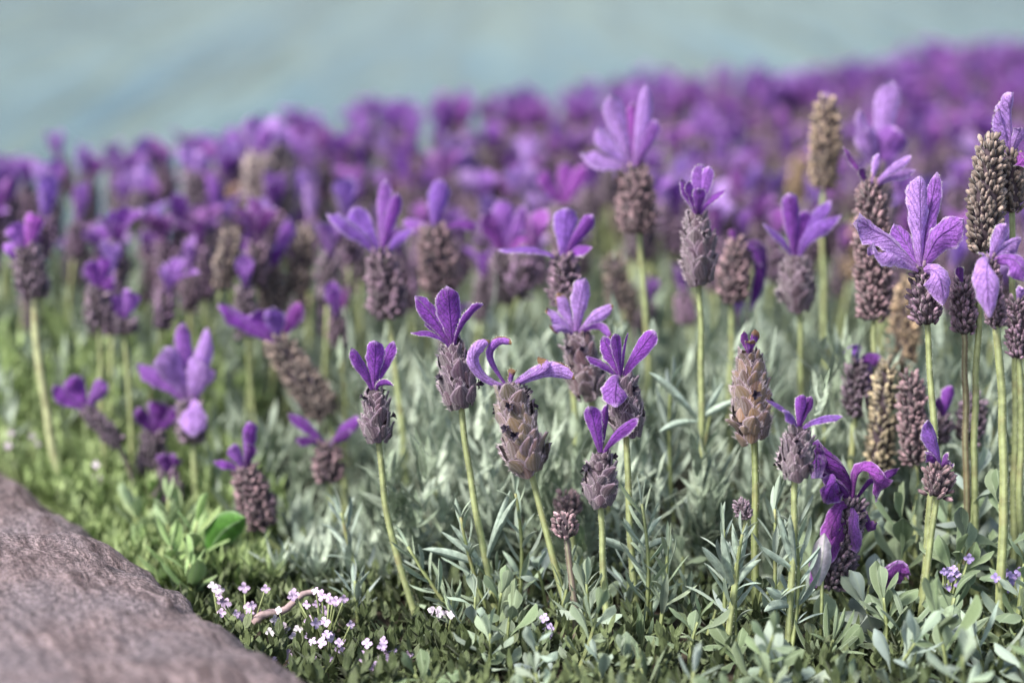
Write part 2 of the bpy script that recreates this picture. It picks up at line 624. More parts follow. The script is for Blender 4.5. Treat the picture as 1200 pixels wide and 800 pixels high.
def build_rim():
    m, nt, b, out = new_mat('weathered_stone')
    tc = N(nt, 'ShaderNodeTexCoord')
    uv = N(nt, 'ShaderNodeUVMap', uv_map='uv')
    mp = N(nt, 'ShaderNodeMapping')
    mp.inputs['Scale'].default_value = (4.0, 26.0, 1)
    nt.links.new(uv.outputs[0], mp.inputs[0])
    st = N(nt, 'ShaderNodeTexNoise', i_Scale=1.6, i_Detail=6, i_Roughness=.65, i_Distortion=.6)
    nt.links.new(mp.outputs[0], st.inputs['Vector'])
    big = noise_n(nt, 26, 4, .6)
    fine = noise_n(nt, 190, 8, .75)
    col = mix_c(nt, smooth(nt, st.outputs[0], .34, .66), (.10, .066, .068), (.40, .305, .31))
    col = mix_c(nt, smooth(nt, big, .42, .66, 0, .55), col, (.26, .225, .25))
    col = mix_c(nt, smooth(nt, fine, .62, .74, 0, .6), col, (.46, .41, .38))
    col = mix_c(nt, smooth(nt, fine, .42, .30, 0, .85), col, (.045, .033, .031))
    grain = noise_n(nt, 620, 4, .7)
    col = mix_c(nt, 1.0, col, grey(nt, smooth(nt, grain, .34, .66, .42, 1.6)), 'MULTIPLY')
    nt.links.new(col, b.inputs['Base Color'])
    b.inputs['Roughness'].default_value = .9
    bp = N(nt, 'ShaderNodeBump', i_Strength=1.0, i_Distance=.006)
    nt.links.new(math_n(nt, 'MULTIPLY_ADD', grain, .5, math_n(nt, 'MULTIPLY_ADD', st.outputs[0], 1.1, fine)), bp.inputs['Height'])
    nt.links.new(bp.outputs[0], b.inputs['Normal'])

    # polyline along the inner edge of the rim, resampled by length
    P = [Vector((p.x, p.y)) for p in RIM]
    acc = [0]
    for a, c in zip(P, P[1:]):
        acc.append(acc[-1] + (c - a).length)

    def pos(s):
        return Vector((float(np.interp(s, acc, [p.x for p in P])), float(np.interp(s, acc, [p.y for p in P]))))
    s_split = acc[6] + .004
    for k, (s0, s1, top, wid, label) in enumerate((
            (0, s_split - .004, .050, .24, 'big rough mauve-grey edging stone with chiselled streaks beside the small white flowers'),
            (s_split + .004, acc[-1], .038, .17, 'lower blurred edging stone continuing behind the dark joint beside the green weeds'))):
        mb = MB()
        na, nb = 110, 64
        vs, uvs = [], []
        for j in range(na + 1):
            f = j / na
            s = s0 + (s1 - s0) * f
            p = pos(s)
            tg = (pos(min(s + .03, acc[-1])) - pos(max(s - .03, 0))).normalized()
            nrm = Vector((-tg.y, tg.x))            # outward, away from the bed
            endk = min(1, min(f, 1 - f) * (s1 - s0) / .022)
            endk = math.sqrt(max(.02, 1 - (1 - endk) ** 2))
            for i in range(nb):
                a = 2 * math.pi * i / nb
                ca, sa = math.cos(a), math.sin(a)
                e = .62
                x = math.copysign(abs(ca) ** e, ca)
                z = math.copysign(abs(sa) ** e, sa)
                hw, hz = wid / 2, (top + .085) / 2
                off = hw - hw * x * (.80 + .20 * endk)
                zz = top - hz + hz * z * (.75 + .25 * endk)
                q = Vector((p.x + nrm.x * off, p.y + nrm.y * off, zz))
                d = .004 * noise.noise(q * 11 + Vector((k * 9, 0, 0))) + .004 * noise.noise(q * 38) + .003 * noise.noise(q * 85)
                # chiselled ridges running across the block
                rid = noise.noise(Vector((s * 26 + off * 40, off * 95 - s * 40, k * 5.)))
                d += .0038 * rid + .0018 * noise.noise(q * 150) - .006 * max(0, noise.noise(q * Vector((30, 30, 30)).x + Vector((3, 1, 8))) - .28)
                out_v = Vector((-nrm.x * x, -nrm.y * x, z * 1.2)).normalized()
                vs.append(q + out_v * d)
                uvs.append((s * 5, off * 5))
        fs = [(j * nb + i, j * nb + (i + 1) % nb, (j + 1) * nb + (i + 1) % nb, (j + 1) * nb + i) for j in range(na) for i in range(nb)]
        fs.append(tuple(range(nb))[::-1])
        fs.append(tuple(na * nb + i for i in range(nb)))
        mb.add(vs, fs, uvs)
        o = link('edging_stone', mb.mesh('edging_stone', [m]))
        tag(o, label, 'stone')


# ------------------------------------------------------------------ pieces of a flower spike
def scale_mesh(seed, fringe=True):
    """an overlapping papery scale: base at origin, along +z, facing +y; unit size"""
    mb = MB()
    r = random.Random(seed)
    n = 4
    vs, uvs = [], []
    tt = [0, .25, .5, .75, 1]
    ww = [.52, .95, 1.0, .66, .05]
    for j, t in enumerate(tt):
        for i in range(n + 1):
            u = -1 + 2 * i / n
            x = .5 * ww[j] * u
            y = .20 * (1 - u * u) * (1 - .4 * t) + .16 * t * t + r.uniform(-.02, .02) - .05 * abs(u)
            vs.append((x, y, t * 1.0 - .06 * abs(u) * t))
            uvs.append((i / n, t))
    fs = [(j * (n + 1) + i, j * (n + 1) + i + 1, (j + 1) * (n + 1) + i + 1, (j + 1) * (n + 1) + i) for j in range(4) for i in range(n)]
    mb.add(vs, fs, uvs, 0)
    if fringe:
        for k in range(26):
            t = r.uniform(.2, 1)
            sd = r.choice((-1, 1))
            w = float(np.interp(t, tt, ww)) * .5 * sd
            b0 = Vector((w, .12 * t * t - .02, t - .05 * t))
            d = Vector((sd * r.uniform(.1, .7), r.uniform(.1, .7), r.uniform(.3, 1))).normalized() * r.uniform(.14, .34)
            o = Vector((.013, 0, .013))
            mb.add([b0 - o, b0 + o, b0 + d], [(0, 1, 2)], [(0, 0)] * 3, 1)
    return mb.mesh('scale', [M_SCALE, M_FRINGE])


SCALES = [scale_mesh(s) for s in range(4)]


def corolla_mesh(seed):
    mb = MB()
    r = random.Random(seed)
    for k in range(5):
        a = k * 1.2566 + r.uniform(-.3, .3)
        d = Vector((math.cos(a), 0, math.sin(a)))
        p0 = Vector((0, 0, 0))
        p1 = Vector((0, .6, 0)) + d * .25
        p2 = Vector((0, r.uniform(.3, .9), 0)) + d * r.uniform(.5, .75)
        blade(mb, p0, p1, p2, .5, lambda tg, d=d: d.cross(Vector((0, 1, 0))), cup=.5, nu=2, nv=3, shape='petal')
    return mb.mesh('corolla', [M_COROLLA])


COROLLAS = [corolla_mesh(s) for s in range(3)]


def spike_radius(t, style):
    """relative radius along a spike, 0 at its base"""
    if style == 'bract':
        return float(np.interp(t, [0, .05, .15, .3, .6, .85, .96, 1], [.40, .80, 1.0, 1, .88, .72, .60, .36]))
    if style == 'tear':
        return float(np.interp(t, [0, .05, .18, .35, .6, .85, 1], [.30, .75, 1, .98, .72, .45, .25]))
    return float(np.interp(t, [0, .05, .15, .4, .7, .88, .96, 1], [.40, .78, .95, 1, .90, .68, .48, .22]))


def core_mesh(L, R, style, shrink=.72):
    mb = MB()
    nv, n = 12, 10
    vs, fs, uv = [], [], []
    for j in range(nv + 1):
        t = j / nv
        r = R * spike_radius(t, style) * shrink
        for i in range(n):
            a = 6.28318 * i / n
            vs.append((r * math.cos(a), r * math.sin(a), L * (.02 + .96 * t)))
            uv.append((i / n, t))
    for j in range(nv):
        for i in range(n):
            fs.append((j * n + i, j * n + (i + 1) % n, (j + 1) * n + (i + 1) % n, (j + 1) * n + i))
    fs.append(tuple(range(n))[::-1])
    fs.append(tuple(nv * n + i for i in range(n)))
    mb.add(vs, fs, uv, 0)
    return mb


def add_bud(mb, base, d, up, size, mat, r):
    """a small calyx: five-sided swelling with a mouth"""
    d = (d.normalized() + Vector((r.uniform(-.35, .35), r.uniform(-.35, .35), r.uniform(-.35, .35)))).normalized()
    shade = r.random()
    s = d.cross(up)
    s = s.normalized() if s.length > 1e-6 else Vector((1, 0, 0))
    b = s.cross(d)
    vs, uvs, fs = [], [], []
    for j, (t, w) in enumerate(((0, .26), (.40, .40), (.80, .33), (1.0, .12))):
        for i in range(5):
            a = 1.2566 * i + j * .3
            vs.append(base + d * (t * size * 1.75) + (s * math.cos(a) + b * math.sin(a)) * (w * size))
            uvs.append((shade, (.05, .45, .74, .92)[j]))
    for j in range(3):
        for i in range(5):
            fs.append((j * 5 + i, j * 5 + (i + 1) % 5, (j + 1) * 5 + (i + 1) % 5, (j + 1) * 5 + i))
    fs.append((15, 16, 17, 18, 19))
    mb.add(vs, fs, uvs, mat)


def add_buds(mb, L, R, style, count_scale, r, mat, size=None):
    size = size or R * .40
    rows = max(4, int(L / (size * .85)))
    for j in range(rows):
        t = (j + .5) / rows
        rad = R * spike_radius(t, style) * .74
        n = max(4, int(6.28 * rad / (size * .92) * count_scale))
        for i in range(n):
            a = 6.28318 * (i + .5 * (j % 2)) / n + r.uniform(-.3, .3)
            o = Vector((math.cos(a), math.sin(a), 0))
            tt = max(0, min(1, t + r.uniform(-.55, .55) / rows))
            base = o * rad * .92 + Vector((0, 0, L * tt))
            d = o + Vector((0, 0, r.uniform(.8, 1.7))) + (Vector((0, 0, 1.2)) if t > .9 else Vector((0, 0, -.5 if t < .1 else 0)))
            add_bud(mb, base, d, Vector((0, 0, 1)), size * r.uniform(.62, 1.25), mat, r)


PLUM = (.115, .050, .105)
GREYPLUM = (.14, .085, .135)
DARKPLUM = (.075, .036, .080)
BROWN = (.135, .095, .062)
TAN = (.38, .26, .10)
OLIVE = (.30, .25, .12)
PINKBR = (.15, .072, .088)
V1 = (.205, .052, .35)      # fresh violet
V2 = (.275, .105, .44)
V3 = (.40, .225, .58)         # pale lilac
V4 = (.135, .03, .23)       # deep
V5 = (.27, .068, .36)       # magenta violet
V6 = (.23, .10, .45)         # bluish
STEM = (.26, .30, .13)
STEM2 = (.19, .23, .085)
STEMP = (.30, .35, .16)


def make_spike(parent, loc, axis, L, R, style, kind, col, r, corollas=4, spin=None, col2=None):
    """spike part: core, then scales (bract) or small calyces (bead)"""
    q = axis.to_track_quat('Z', 'Y')
    if spin is None:
        spin = r.random() * 6.28
    q = q @ Matrix.Rotation(spin, 3, 'Z').to_quaternion()
    if kind == 'bract':
        o = link('spike', core_mesh(L, R, style).mesh('spike', [M_CORE]), parent)
        o.location = loc
        o.rotation_mode = 'QUATERNION'
        o.rotation_quaternion = q
        rows = max(5, int(round(L / .0031)))
        ns = 7
        for j in range(rows):
            t = (j + .1) / rows
            rad = R * spike_radius(min(1, t + .03), style)
            for i in range(ns):
                a = 6.28318 * (i + .5 * (j % 2)) / ns + r.uniform(-.14, .14)
                s = R * .80 * r.uniform(.68, 1.25) * (.72 if j == rows - 1 else 1) * (rad / R) ** .5
                sc = link('scale', SCALES[r.randrange(4)], o)
                k = r.uniform(.6, 1.35)
                cc = col if col2 is None or r.random() > .45 else col2
                sc.color = (cc[0] * k * r.uniform(.9, 1.12), cc[1] * k, cc[2] * k * r.uniform(.88, 1.1), 1)
                sc.location = (rad * .70 * math.cos(a), rad * .70 * math.sin(a), L * t - s * .12 + r.gauss(0, .0006))
                lean = r.uniform(-.06, .20) + (.12 if t < .2 else 0) - .10 * t
                mt = Matrix.Rotation(a - math.pi / 2, 4, 'Z') @ Matrix.Rotation(-lean - max(0, r.gauss(-.15, .22)), 4, 'X') @ Matrix.Rotation(r.gauss(0, .22), 4, 'Y') @ Matrix.Rotation(r.gauss(0, .2), 4, 'Z')
                sc.rotation_euler = mt.to_euler()
                sc.scale = (s * 1.12, s, s * 1.18)
        for k in range(corollas):
            a = r.random() * 6.28
            t = r.uniform(.2, .92)
            rad = R * spike_radius(t, style) * .93
            c = link('corolla', COROLLAS[k % 3], o, (.012, .006, .02))
            c.location = (rad * math.cos(a), rad * math.sin(a), L * t)
            c.rotation_euler = (r.uniform(.1, .6), 0, a - math.pi / 2)
            s = R * r.uniform(.32, .50)
            c.scale = (s, s, s)
    else:
        mb = core_mesh(L, R, style)
        add_buds(mb, L, R, style, 1.0, r, 1, size=min(R * .36, .0022))
        o = link('spike', mb.mesh('spike', [M_CORE, M_BUD]), parent, col)
        o.location = loc
        o.rotation_mode = 'QUATERNION'
        o.rotation_quaternion = q
        for k in range(corollas):
            a = r.random() * 6.28
            t = r.uniform(.2, .92)
            rad = R * spike_radius(t, style) * .95
            c = link('corolla', COROLLAS[k % 3], o, (.012, .006, .02))
            c.location = (rad * math.cos(a), rad * math.sin(a), L * t)
            c.rotation_euler = (r.uniform(.1, .6), 0, a - math.pi / 2)
            s = R * r.uniform(.22, .34)
            c.scale = (s, s, s)
    return o


hero_count = [0]


def hero(label, d, B, T, w, G, petals, kind='bract', style='bract', col=PLUM, stem=STEM, corollas=4, name='lavender_flower',
         bend=None, lean=0., hair=True, group=None, stem_r=.00135, dg=None, pcol=V1, col2=None, leaves=()):
    """one flower placed by pixels at distance d: B spike base, T spike top, w spike width (px), G pixel column where the stem roots.
    petals: (tip x, tip y, width px, toward camera mm, arch 0..1, roll deg, cup, ruffle, wither, colour)"""
    hero_count[0] += 1
    r = random.Random(hero_count[0] * 13 + 5)
    px = d / (F_PX * CP) * 1.02
    pB, pT = at(B[0], B[1], d), at(T[0], T[1], d - lean)
    dg = dg or d
    g = at(G[0], G[1], dg)
    g.z = soil_z(g.x, g.y) - .004
    root = thing(name, label, 'flower', g, group)
    axis = (pT - pB).normalized()
    L = (pT - pB).length
    R = w * px / 2
    # stem
    k = (pB - g).length
    if bend is not None:
        c1 = at(bend[0], bend[1], (d + dg) / 2)
    else:
        c1 = pB - axis * k * .42
    mb = MB()
    pts = [bez(g, c1, pB + axis * L * .1, i / 22) - g for i in range(23)]
    for i, p in enumerate(pts[1:-1], 1):
        p += Vector((noise.noise(p * 40 + g * 50), noise.noise(p * 40 + g * 90), 0)) * .0010
    rr = [stem_r * (1.25 - .35 * i / 22) for i in range(23)]
    tube(mb, pts, rr, 8, 0, hair=int(k * 4200) if hair else 0, seed=hero_count[0])
    link('stem', mb.mesh('stem', [M_STEM, M_HAIR]), root, stem)
    make_spike(root, pB - g, axis, L, R, style, kind, col, r, corollas, col2=col2)
    for ax_, ay_, tx, ty, W, fwd in leaves:
        a_ = at(ax_, ay_, d)
        tip = at(tx, ty, d - fwd * .001)
        mbp = MB()
        blade(mbp, a_ - g, a_.lerp(tip, .5) + Vector((0, -.001, (tip - a_).length * r.uniform(.05, .2))) - g, tip - g, W * px, lambda tg: tg.cross(VIEW), r.uniform(-.6, .6), r.uniform(.5, 1.), .12,
              seed=tx + ty, nu=4, nv=9, shape='lance', roll_in=.6)
        k_ = r.uniform(.85, 1.2)
        link('leaf', mbp.mesh('leaf', [M_LEAF]), root, tuple(c_ * k_ for c_ in BLUEGR))
    for n_, pt in enumerate(petals):
        tx, ty, W, fwd, arch, roll, cup, ruf, wit, pc = (list(pt) + [None] * 10)[:10]
        path = None
        if isinstance(tx, list):                           # a bract that follows its own bends; ty holds how far each point comes forward (mm)
            path = [pT - axis * (L * .05)] + [at(a, b, d - lean - c * .001) for a, b, c in tx]
            tip = path[-1]
        else:
            tip = at(tx, ty, d - lean - fwd * .001)
        ang = r.random() * 6.28
        base = pT - axis * (L * .05) + (tip - pT).normalized() * R * .18
        Lp = (tip - base).length
        ctrl = base + (axis * arch + (tip - base).normalized() * (1 - arch)).normalized() * Lp * .55
        if axis.dot(tip - base) < 0:                      # a bract that folds over and hangs
            o_ = tip - base
            o_ = (o_ - axis * o_.dot(axis)).normalized()
            ctrl = base + o_ * Lp * .75 + axis * Lp * .35
        W *= px * .92
        mbp = MB()
        blade(mbp, base - g, ctrl - g, tip - g, W, lambda tg: tg.cross(VIEW), math.radians(roll or 0), (r.uniform(.25, .55) if cup is None else cup * 1.25),
              (.20 if ruf is None else ruf * 1.25), seed=hero_count[0] * 10 + n_, nu=6, nv=12, shape='petal' if n_ % 3 else 'point',
              twist=r.uniform(-.25, .25), path=[q - g for q in path] if path else None, roll_in=r.uniform(.1, .75), jag=.10)
        if hair:
            edge_down(mbp, 6, 12, r)
        o = link('petal', mbp.mesh('petal', [M_PETAL, M_HAIR]), root)
        pc = pc or pcol
        kk = r.uniform(.88, 1.14)
        o.color = (pc[0] * kk, pc[1] * kk, pc[2] * kk, 1)
        o['wither'] = float(wit or 0.)
    return root


def build_heroes():
    Y = None
    # ---- the sharp row in the middle
    hero('small upright purple lavender with closed bracts at the end of the sharp row', .805, (443, 516), (438, 456), 38, (500, 770),
         [(411, 408, 20, 3, .45, 25), (462, 400, 20, -6, .3, -20), (440, 399, 27, 2, .15, 5), (461, 452, 12, 4, .75, 50)], bend=(450, 620))
    hero('purple lavender with three tall fanned bracts and a curled side bract', .80, (541, 476), (530, 404), 46, (592, 778),
         [(486, 347, 28, -2, .35, 8, .25), (566, 356, 15, 3, .45, 55, .3), (481, 389, 12, 8, .55, 60, .4), (524, 335, 37, 2, .05, 0, .2),
          (497, 380, 16, -6, .5, -30)], bend=(553, 600), lean=-.002,
         leaves=[(567, 664, 494, 643, 13, 3), (566, 662, 528, 614, 9, 2), (566, 662, 516, 622, 8, -3), (568, 660, 598, 574, 10, 1), (568, 662, 606, 582, 10, 4), (568, 662, 588, 612, 8, 6), (566, 664, 540, 636, 8, 6)])
    hero('faded grey-brown lavender head with curled brown-edged bracts spreading sideways', .795, (620, 552), (596, 450), 52, (676, 765),
         [([(570, 443, 2), (556, 424, 4), (562, 407, 6), (574, 399, 3)], 0, 21, 0, 0, 20, .4, .15, .50, V3), ([(582, 432, 0), (576, 414, 2), (586, 402, 6), (600, 402, 9)], 0, 14, 0, 0, 40, .5, .2, .55, V2),
          ([(622, 442, 4), (640, 434, 6), (641, 423, 3), (630, 418, 0)], 0, 15, 0, 0, 50, .6, .3, .80, V3), ([(620, 444, 2), (648, 436, 4), (674, 444, 6)], 0, 25, 0, 0, 35, .3, .2, .50, V3),
          (604, 434, 12, 2, .3, 40, .6, .3, .9, V2)], col=OLIVE, col2=(.20, .12, .095), corollas=6, bend=(640, 620))
    hero('lavender with one broad bract drooping over its front and four narrow bracts above', .80, (737, 508), (728, 440), 46, (750, 720), leaves=[(746, 650, 700, 630, 12, 4), (746, 650, 776, 604, 10, 2), (746, 650, 790, 632, 10, 6), (746, 648, 730, 606, 8, 3)], petals=
         [(706, 394, 22, -6, .1, 10), (687, 417, 15, 4, .3, 45), (768, 388, 24, 0, .2, -25), (736, 390, 10, -2, .1, 60),
          (722, 391, 16, 6, .05, 20), (722, 477, 37, 15, .15, 5, .25, .12, 0, V2)], corollas=5, bend=(734, 600))
    hero('short dark lavender with two leaning bracts, in front of the drooping-bract one', .775, (704, 592), (704, 530), 40, (716, 780),
         [(712, 473, 16, -5, .1, 20, .3, None, 0, V4), (691, 476, 24, 3, .1, -15, .3, None, 0, V1), (748, 490, 19, 4, .4, -35, .4, None, 0, V1)], corollas=7,
         bend=(706, 680))
    hero('pale purple star-shaped lavender with torn brown bract edges on a pinkish spike', .85, (692, 464), (674, 388), 46, (722, 660),
         [(640, 362, 22, 2, .5, 40, .4, .3, .5, V3), (655, 342, 20, -5, .3, 20, .4, .3, .6, V3), (686, 326, 28, -2, .2, 5, .2, .15, .1, V3), (719, 358, 20, 2, .3, -35, .4, .2, .4, V3),
          (715, 398, 18, 10, .3, 60, .5, .3, .5, V2), (644, 382, 16, 10, .4, 50, .4, .3, .7, V3)], col=PINKBR)
    hero('tall slender lavender with a tight purple tulip-like crown standing alone on a straight stem', .855, (820, 331), (817, 250), 42, (818, 640),
         leaves=[(817, 492, 760, 436, 11, 2), (817, 492, 788, 462, 9, 6), (817, 492, 862, 468, 10, 2), (817, 494, 772, 506, 10, 8), (817, 494, 848, 448, 9, -3)], petals=
         [(798, 209, 17, 2, .5, 40), (823, 192, 24, -5, .1, 10, .25, .1, 0, V2), (832, 195, 18, -4, .25, -10, .25, .1, 0, V2), (851, 222, 13, 3, .55, -50), (806, 213, 14, 5, .4, 20),
          (820, 222, 18, 7, .05, 0)], corollas=5)
    hero('violet lavender with a broad bract flung right, behind the tulip-crowned one', .905, (936, 362), (932, 300), 40, (934, 640),
         [(894, 262, 16, 3, .5, 40, .3, None, 0, V6), (926, 226, 26, 0, .1, 10, .4, None, 0, V1), (946, 246, 22, -5, .2, -15, .3, None, 0, V1), (986, 252, 28, 2, .75, -50, .3, .2, 0, V6),
          (974, 236, 22, -8, .5, -20, .3, .2, 0, V6)], corollas=5)
    hero('dry tan spent lavender head with a tiny purple tuft on top', .79, (882, 514), (878, 412), 48, (887, 770),
         [(872, 388, 13, 2, .2, 20, .5, .3, .3, V5), (885, 386, 12, -2, .2, -20, .6, .3, .75, V4), (880, 400, 14, 4, .1, 0, .5, .3, .85, V4)], col=TAN, col2=(.17, .10, .06), corollas=3, stem=STEM2, stem_r=.0015)
    hero('stout lavender with wispy outstretched bracts and black florets, just right of the dry tan head', .77, (933, 560), (936, 500), 43, (922, 815),
         [(896, 468, 9, 6, .5, 50, .3, .1, 0, V6), (941, 462, 18, -2, .1, 10, .3, .1, 0, V1), (951, 464, 15, -5, .2, -10, .3, .1, 0, V4), (919, 483, 18, 10, .4, 35, .3, .1, 0, V6),
          (988, 488, 14, 2, .35, -50, .4, .2, 0, V6), (968, 492, 9, -6, .4, -40, .3, .2, 0, V3)], corollas=9, col=GREYPLUM,
         leaves=[(933, 668, 912, 597, 12, 3), (933, 668, 926, 602, 10, 6), (933, 668, 892, 640, 11, 4), (930, 712, 896, 716, 16, 8), (931, 708, 898, 688, 15, 2), (930, 712, 955, 690, 12, -3)])
    # ---- the wilted cluster
    hero('wilted lavender slumped over with a hanging curtain of deep purple bracts', .80, (972, 690), (1002, 586), 46, (1012, 790),
         [([(985, 560, -2), (962, 540, 0), (944, 510, 2)], 0, 34, 0, 0, 20, .9, .9, 0, V4), ([(995, 566, 2), (980, 540, 4), (956, 522, 6), (960, 560, 10)], 0, 32, 0, 0, 30, .9, .9, 0, V4),
          ([(1004, 560, 4), (1016, 552, 8), (1030, 566, 9), (1030, 582, 6)], 0, 22, 0, 0, 25, .9, .9, 0, V5), ([(1020, 566, 0), (1040, 560, 0), (1054, 548, 0)], 0, 14, 0, 0, 40, .5, .3, .2, V4),
          ([(985, 596, 6), (974, 622, 9), (978, 648, 9)], 0, 26, 0, 0, 0, .9, .9, 0, V5), ([(1000, 600, 8), (998, 625, 10), (1004, 648, 9)], 0, 18, 0, 0, 20, .6, .5, 0, V2),
          ([(975, 640, 9), (958, 664, 10), (956, 690, 9)], 0, 28, 0, 0, 20, .9, .9, 0, V5), ([(990, 570, 4), (978, 566, 8), (968, 590, 10)], 0, 32, 0, 0, 15, .9, .9, 0, V1),
          ([(1012, 600, 2), (1020, 620, 2), (1026, 612, 4)], 0, 12, 0, 0, 15, .6, .4, .3, V4)],
         kind='bead', col=DARKPLUM, bend=(1005, 740), hair=False)
    # ---- the right-hand group
    hero('wide-open lilac lavender with large spreading bracts on a teardrop spike', .80, (1087, 381), (1079, 312), 37, (1073, 770),
         [(1003, 258, 34, 4, .3, 45, .4, .5, 0, V3), (1020, 290, 30, 12, .1, 60, .4, .5, 0, V3), (1078, 206, 32, -4, .05, 10, .5, .2, 0, V3), (1098, 202, 26, -14, .15, -15, .3, .2, 0, V2),
          (1130, 256, 40, 2, .45, -30, .4, .5, 0, V2), (1048, 262, 26, -8, .1, 20, .4, .2, 0, V2), (1106, 358, 40, 10, .7, -10, .3, .2, 0, V3)],
         kind='bead', style='tear', col=PLUM, corollas=0, stem=STEM)
    hero('long bare brown seed spike with no bracts, beside the pale drooping lavender', .82, (1151, 296), (1161, 162), 42, (1150, 640), [], kind='bead', style='bead', col=BROWN, corollas=0)
    hero('lavender with a large smooth lilac bract hanging straight down like a tongue', .775, (1168, 385), (1160, 302), 24, (1164, 830),
         [(1160, 372, 37, 16, .0, 0, .3, .1, 0, V3), (1179, 262, 22, -2, .1, 15, .3, .15, 0, V3), (1204, 330, 34, 6, .3, -20, .4, .2, 0, V2), (1197, 280, 28, -8, .3, -25, .3, .3, 0, V3), (1150, 300, 16, 4, .4, 30, .4, .3, .3, V3)],
         kind='bead', col=PLUM, corollas=0, stem_r=.0017)
    hero('dry lilac lavender with upright papery bracts folded together beside the bare brown spike', .83, (1186, 250), (1184, 178), 30, (1192, 640),
         [(1170, 128, 18, 2, .2, 50, .6, .3, .2, V3), (1184, 108, 26, 0, .05, 30, .7, .3, 0, V3), (1196, 150, 20, 5, .1, -20, .5, .3, 0, V3), (1206, 196, 30, 6, .5, -40, .4, .3, 0, V5), (1160, 200, 24, -6, .5, 20, .4, .2, 0, V3)],
         kind='bead', style='bead', col=BROWN, corollas=0)
    hero('tall lavender with a long dark spike and thin stretched magenta-lilac bracts', .875, (1024, 377), (1020, 212), 46, (1030, 640),
         [(988, 172, 10, 4, .2, 40, .4, .3, .1, V5), (1068, 182, 16, 6, .3, -45, .4, .2, 0, V3), (1072, 200, 18, -4, .4, -40, .4, .2, 0, V3), (1010, 196, 12, 4, .2, 40, .4, .3, 0, V4), (1030, 180, 10, -4, .1, 10, .4, .3, 0, V3)],
         kind='bead', style='bead', col=PINKBR, corollas=0)
    hero('very tall soft-focus lavender with big pale ear-like bracts behind the long dark spike', .97, (1030, 300), (1028, 196), 40, (1040, 560),
         [(1008, 128, 22, 3, .1, 15, .3, .2, 0, V3), (1044, 94, 34, -4, .05, -10, .3, .2, 0, V3), (1052, 150, 44, 2, .2, -10, .3, .2, 0, V2), (1016, 150, 34, 6, .1, 10, .3, .2, 0, V3)],
         kind='bead', col=DARKPLUM, corollas=0, hair=False)
    hero('soft-focus bare tan seed spike standing against the purple mass', .985, (965, 222), (969, 118), 36, (985, 540), [(970, 108, 10, 0, 0, 0, .4, .2, 0, V3)], kind='bead', style='bead', col=(.25, .175, .095), corollas=0, hair=False)
    hero('small dark pointed bud spike on a thin brownish stem below the wide-open lilac flower', .82, (1130, 392), (1128, 330), 31, (1136, 640), [(1124, 312, 12, 0, .2, 0, .4, .2, 0, V4)], kind='bead', style='bead', col=PLUM, corollas=0, stem=(.17, .14, .08))
    hero('two-tone seed spike, brown above and green below, paired with a browner one', .865, (1030, 556), (1040, 424), 34, (1030, 700), [], kind='bead', style='bead', col=OLIVE, corollas=0)
    hero('slim pinkish-brown seed spike leaning against the two-tone one', .845, (1072, 545), (1067, 440), 34, (1074, 690), [], kind='bead', style='bead', col=PINKBR, corollas=0)
    hero('blurred dry straw-coloured spent spike behind the paired seed spikes', .93, (1056, 440), (1066, 330), 40, (1050, 600), [], kind='bead', style='bead', col=(.36, .25, .12), corollas=0, hair=False)
    hero('low stubby lavender with a single bract pointing up like a horn', .785, (1097, 581), (1103, 546), 37, (1077, 770),
         [(1088, 492, 26, 0, .1, 10, .6, .15, 0, V6), (1112, 540, 20, 6, .4, -20, .4, .3, 0, V4), (1086, 532, 16, 5, .4, 30, .4, .3, 0, V4)], kind='bead', style='bead', col=PINKBR, corollas=0)
    hero('dark narrow lavender with a hooded violet bract drooping to one side', .87, (1000, 488), (1004, 424), 32, (998, 650),
         [(1000, 404, 26, 0, .1, 10, .5, .3, 0, V6), (1032, 418, 24, 4, .6, -30, .5, .3, 0, V4), (1016, 470, 30, -6, .4, -10, .3, .2, 0, V3)], kind='bead', style='bead', col=DARKPLUM, corollas=2)
    hero('half-hidden violet bud leaning over the broad grey leaves', .86, (1100, 520), (1106, 488), 26, (1096, 670), [(1116, 452, 20, 0, .1, 5, .5, .2, 0, V1), (1100, 466, 14, 4, .2, 15, .5, .2, 0, V4)], kind='bead', style='bead', col=DARKPLUM, corollas=0)
    hero('little dark spent spike beside the half-hidden violet bud', .865, (1134, 520), (1142, 466), 34, (1130, 670), [], kind='bead', style='bead', col=DARKPLUM, corollas=0)
    hero('spent plum spike cut by the edge of the picture, below the tongue-bract flower', .82, (1194, 420), (1192, 350), 30, (1196, 690), [(1200, 338, 16, 4, .2, 0, .4, .2, 0, V3)], kind='bead', style='bead', col=PLUM, corollas=0)
    # ---- little buds
    hero('tiny grey-mauve unopened bud tipping over on a leafy stem', .77, (876, 608), (866, 588), 20, (852, 805), [], kind='bead', style='bead', col=GREYPLUM, corollas=0, bend=(856, 700), name='lavender_bud',
         leaves=[(862, 690, 846, 624, 12, 2), (862, 690, 822, 640, 12, 5), (862, 690, 858, 612, 10, -2), (862, 690, 892, 655, 10, 4), (862, 690, 876, 612, 10, 3), (862, 690, 846, 652, 9, 8)])
    hero('small dark red-brown bud with knobbly scales, in front of its twin', .785, (664, 630), (660, 604), 31, (676, 740), [], kind='bead', style='bead', col=PINKBR, corollas=0, name='lavender_bud', stem=(.19, .15, .13))
    hero('small dark red-brown bud behind its knobbly twin', .83, (667, 604), (664, 580), 32, (674, 680), [], kind='bead', style='bead', col=(.12, .06, .07), corollas=0, name='lavender_bud', hair=False)
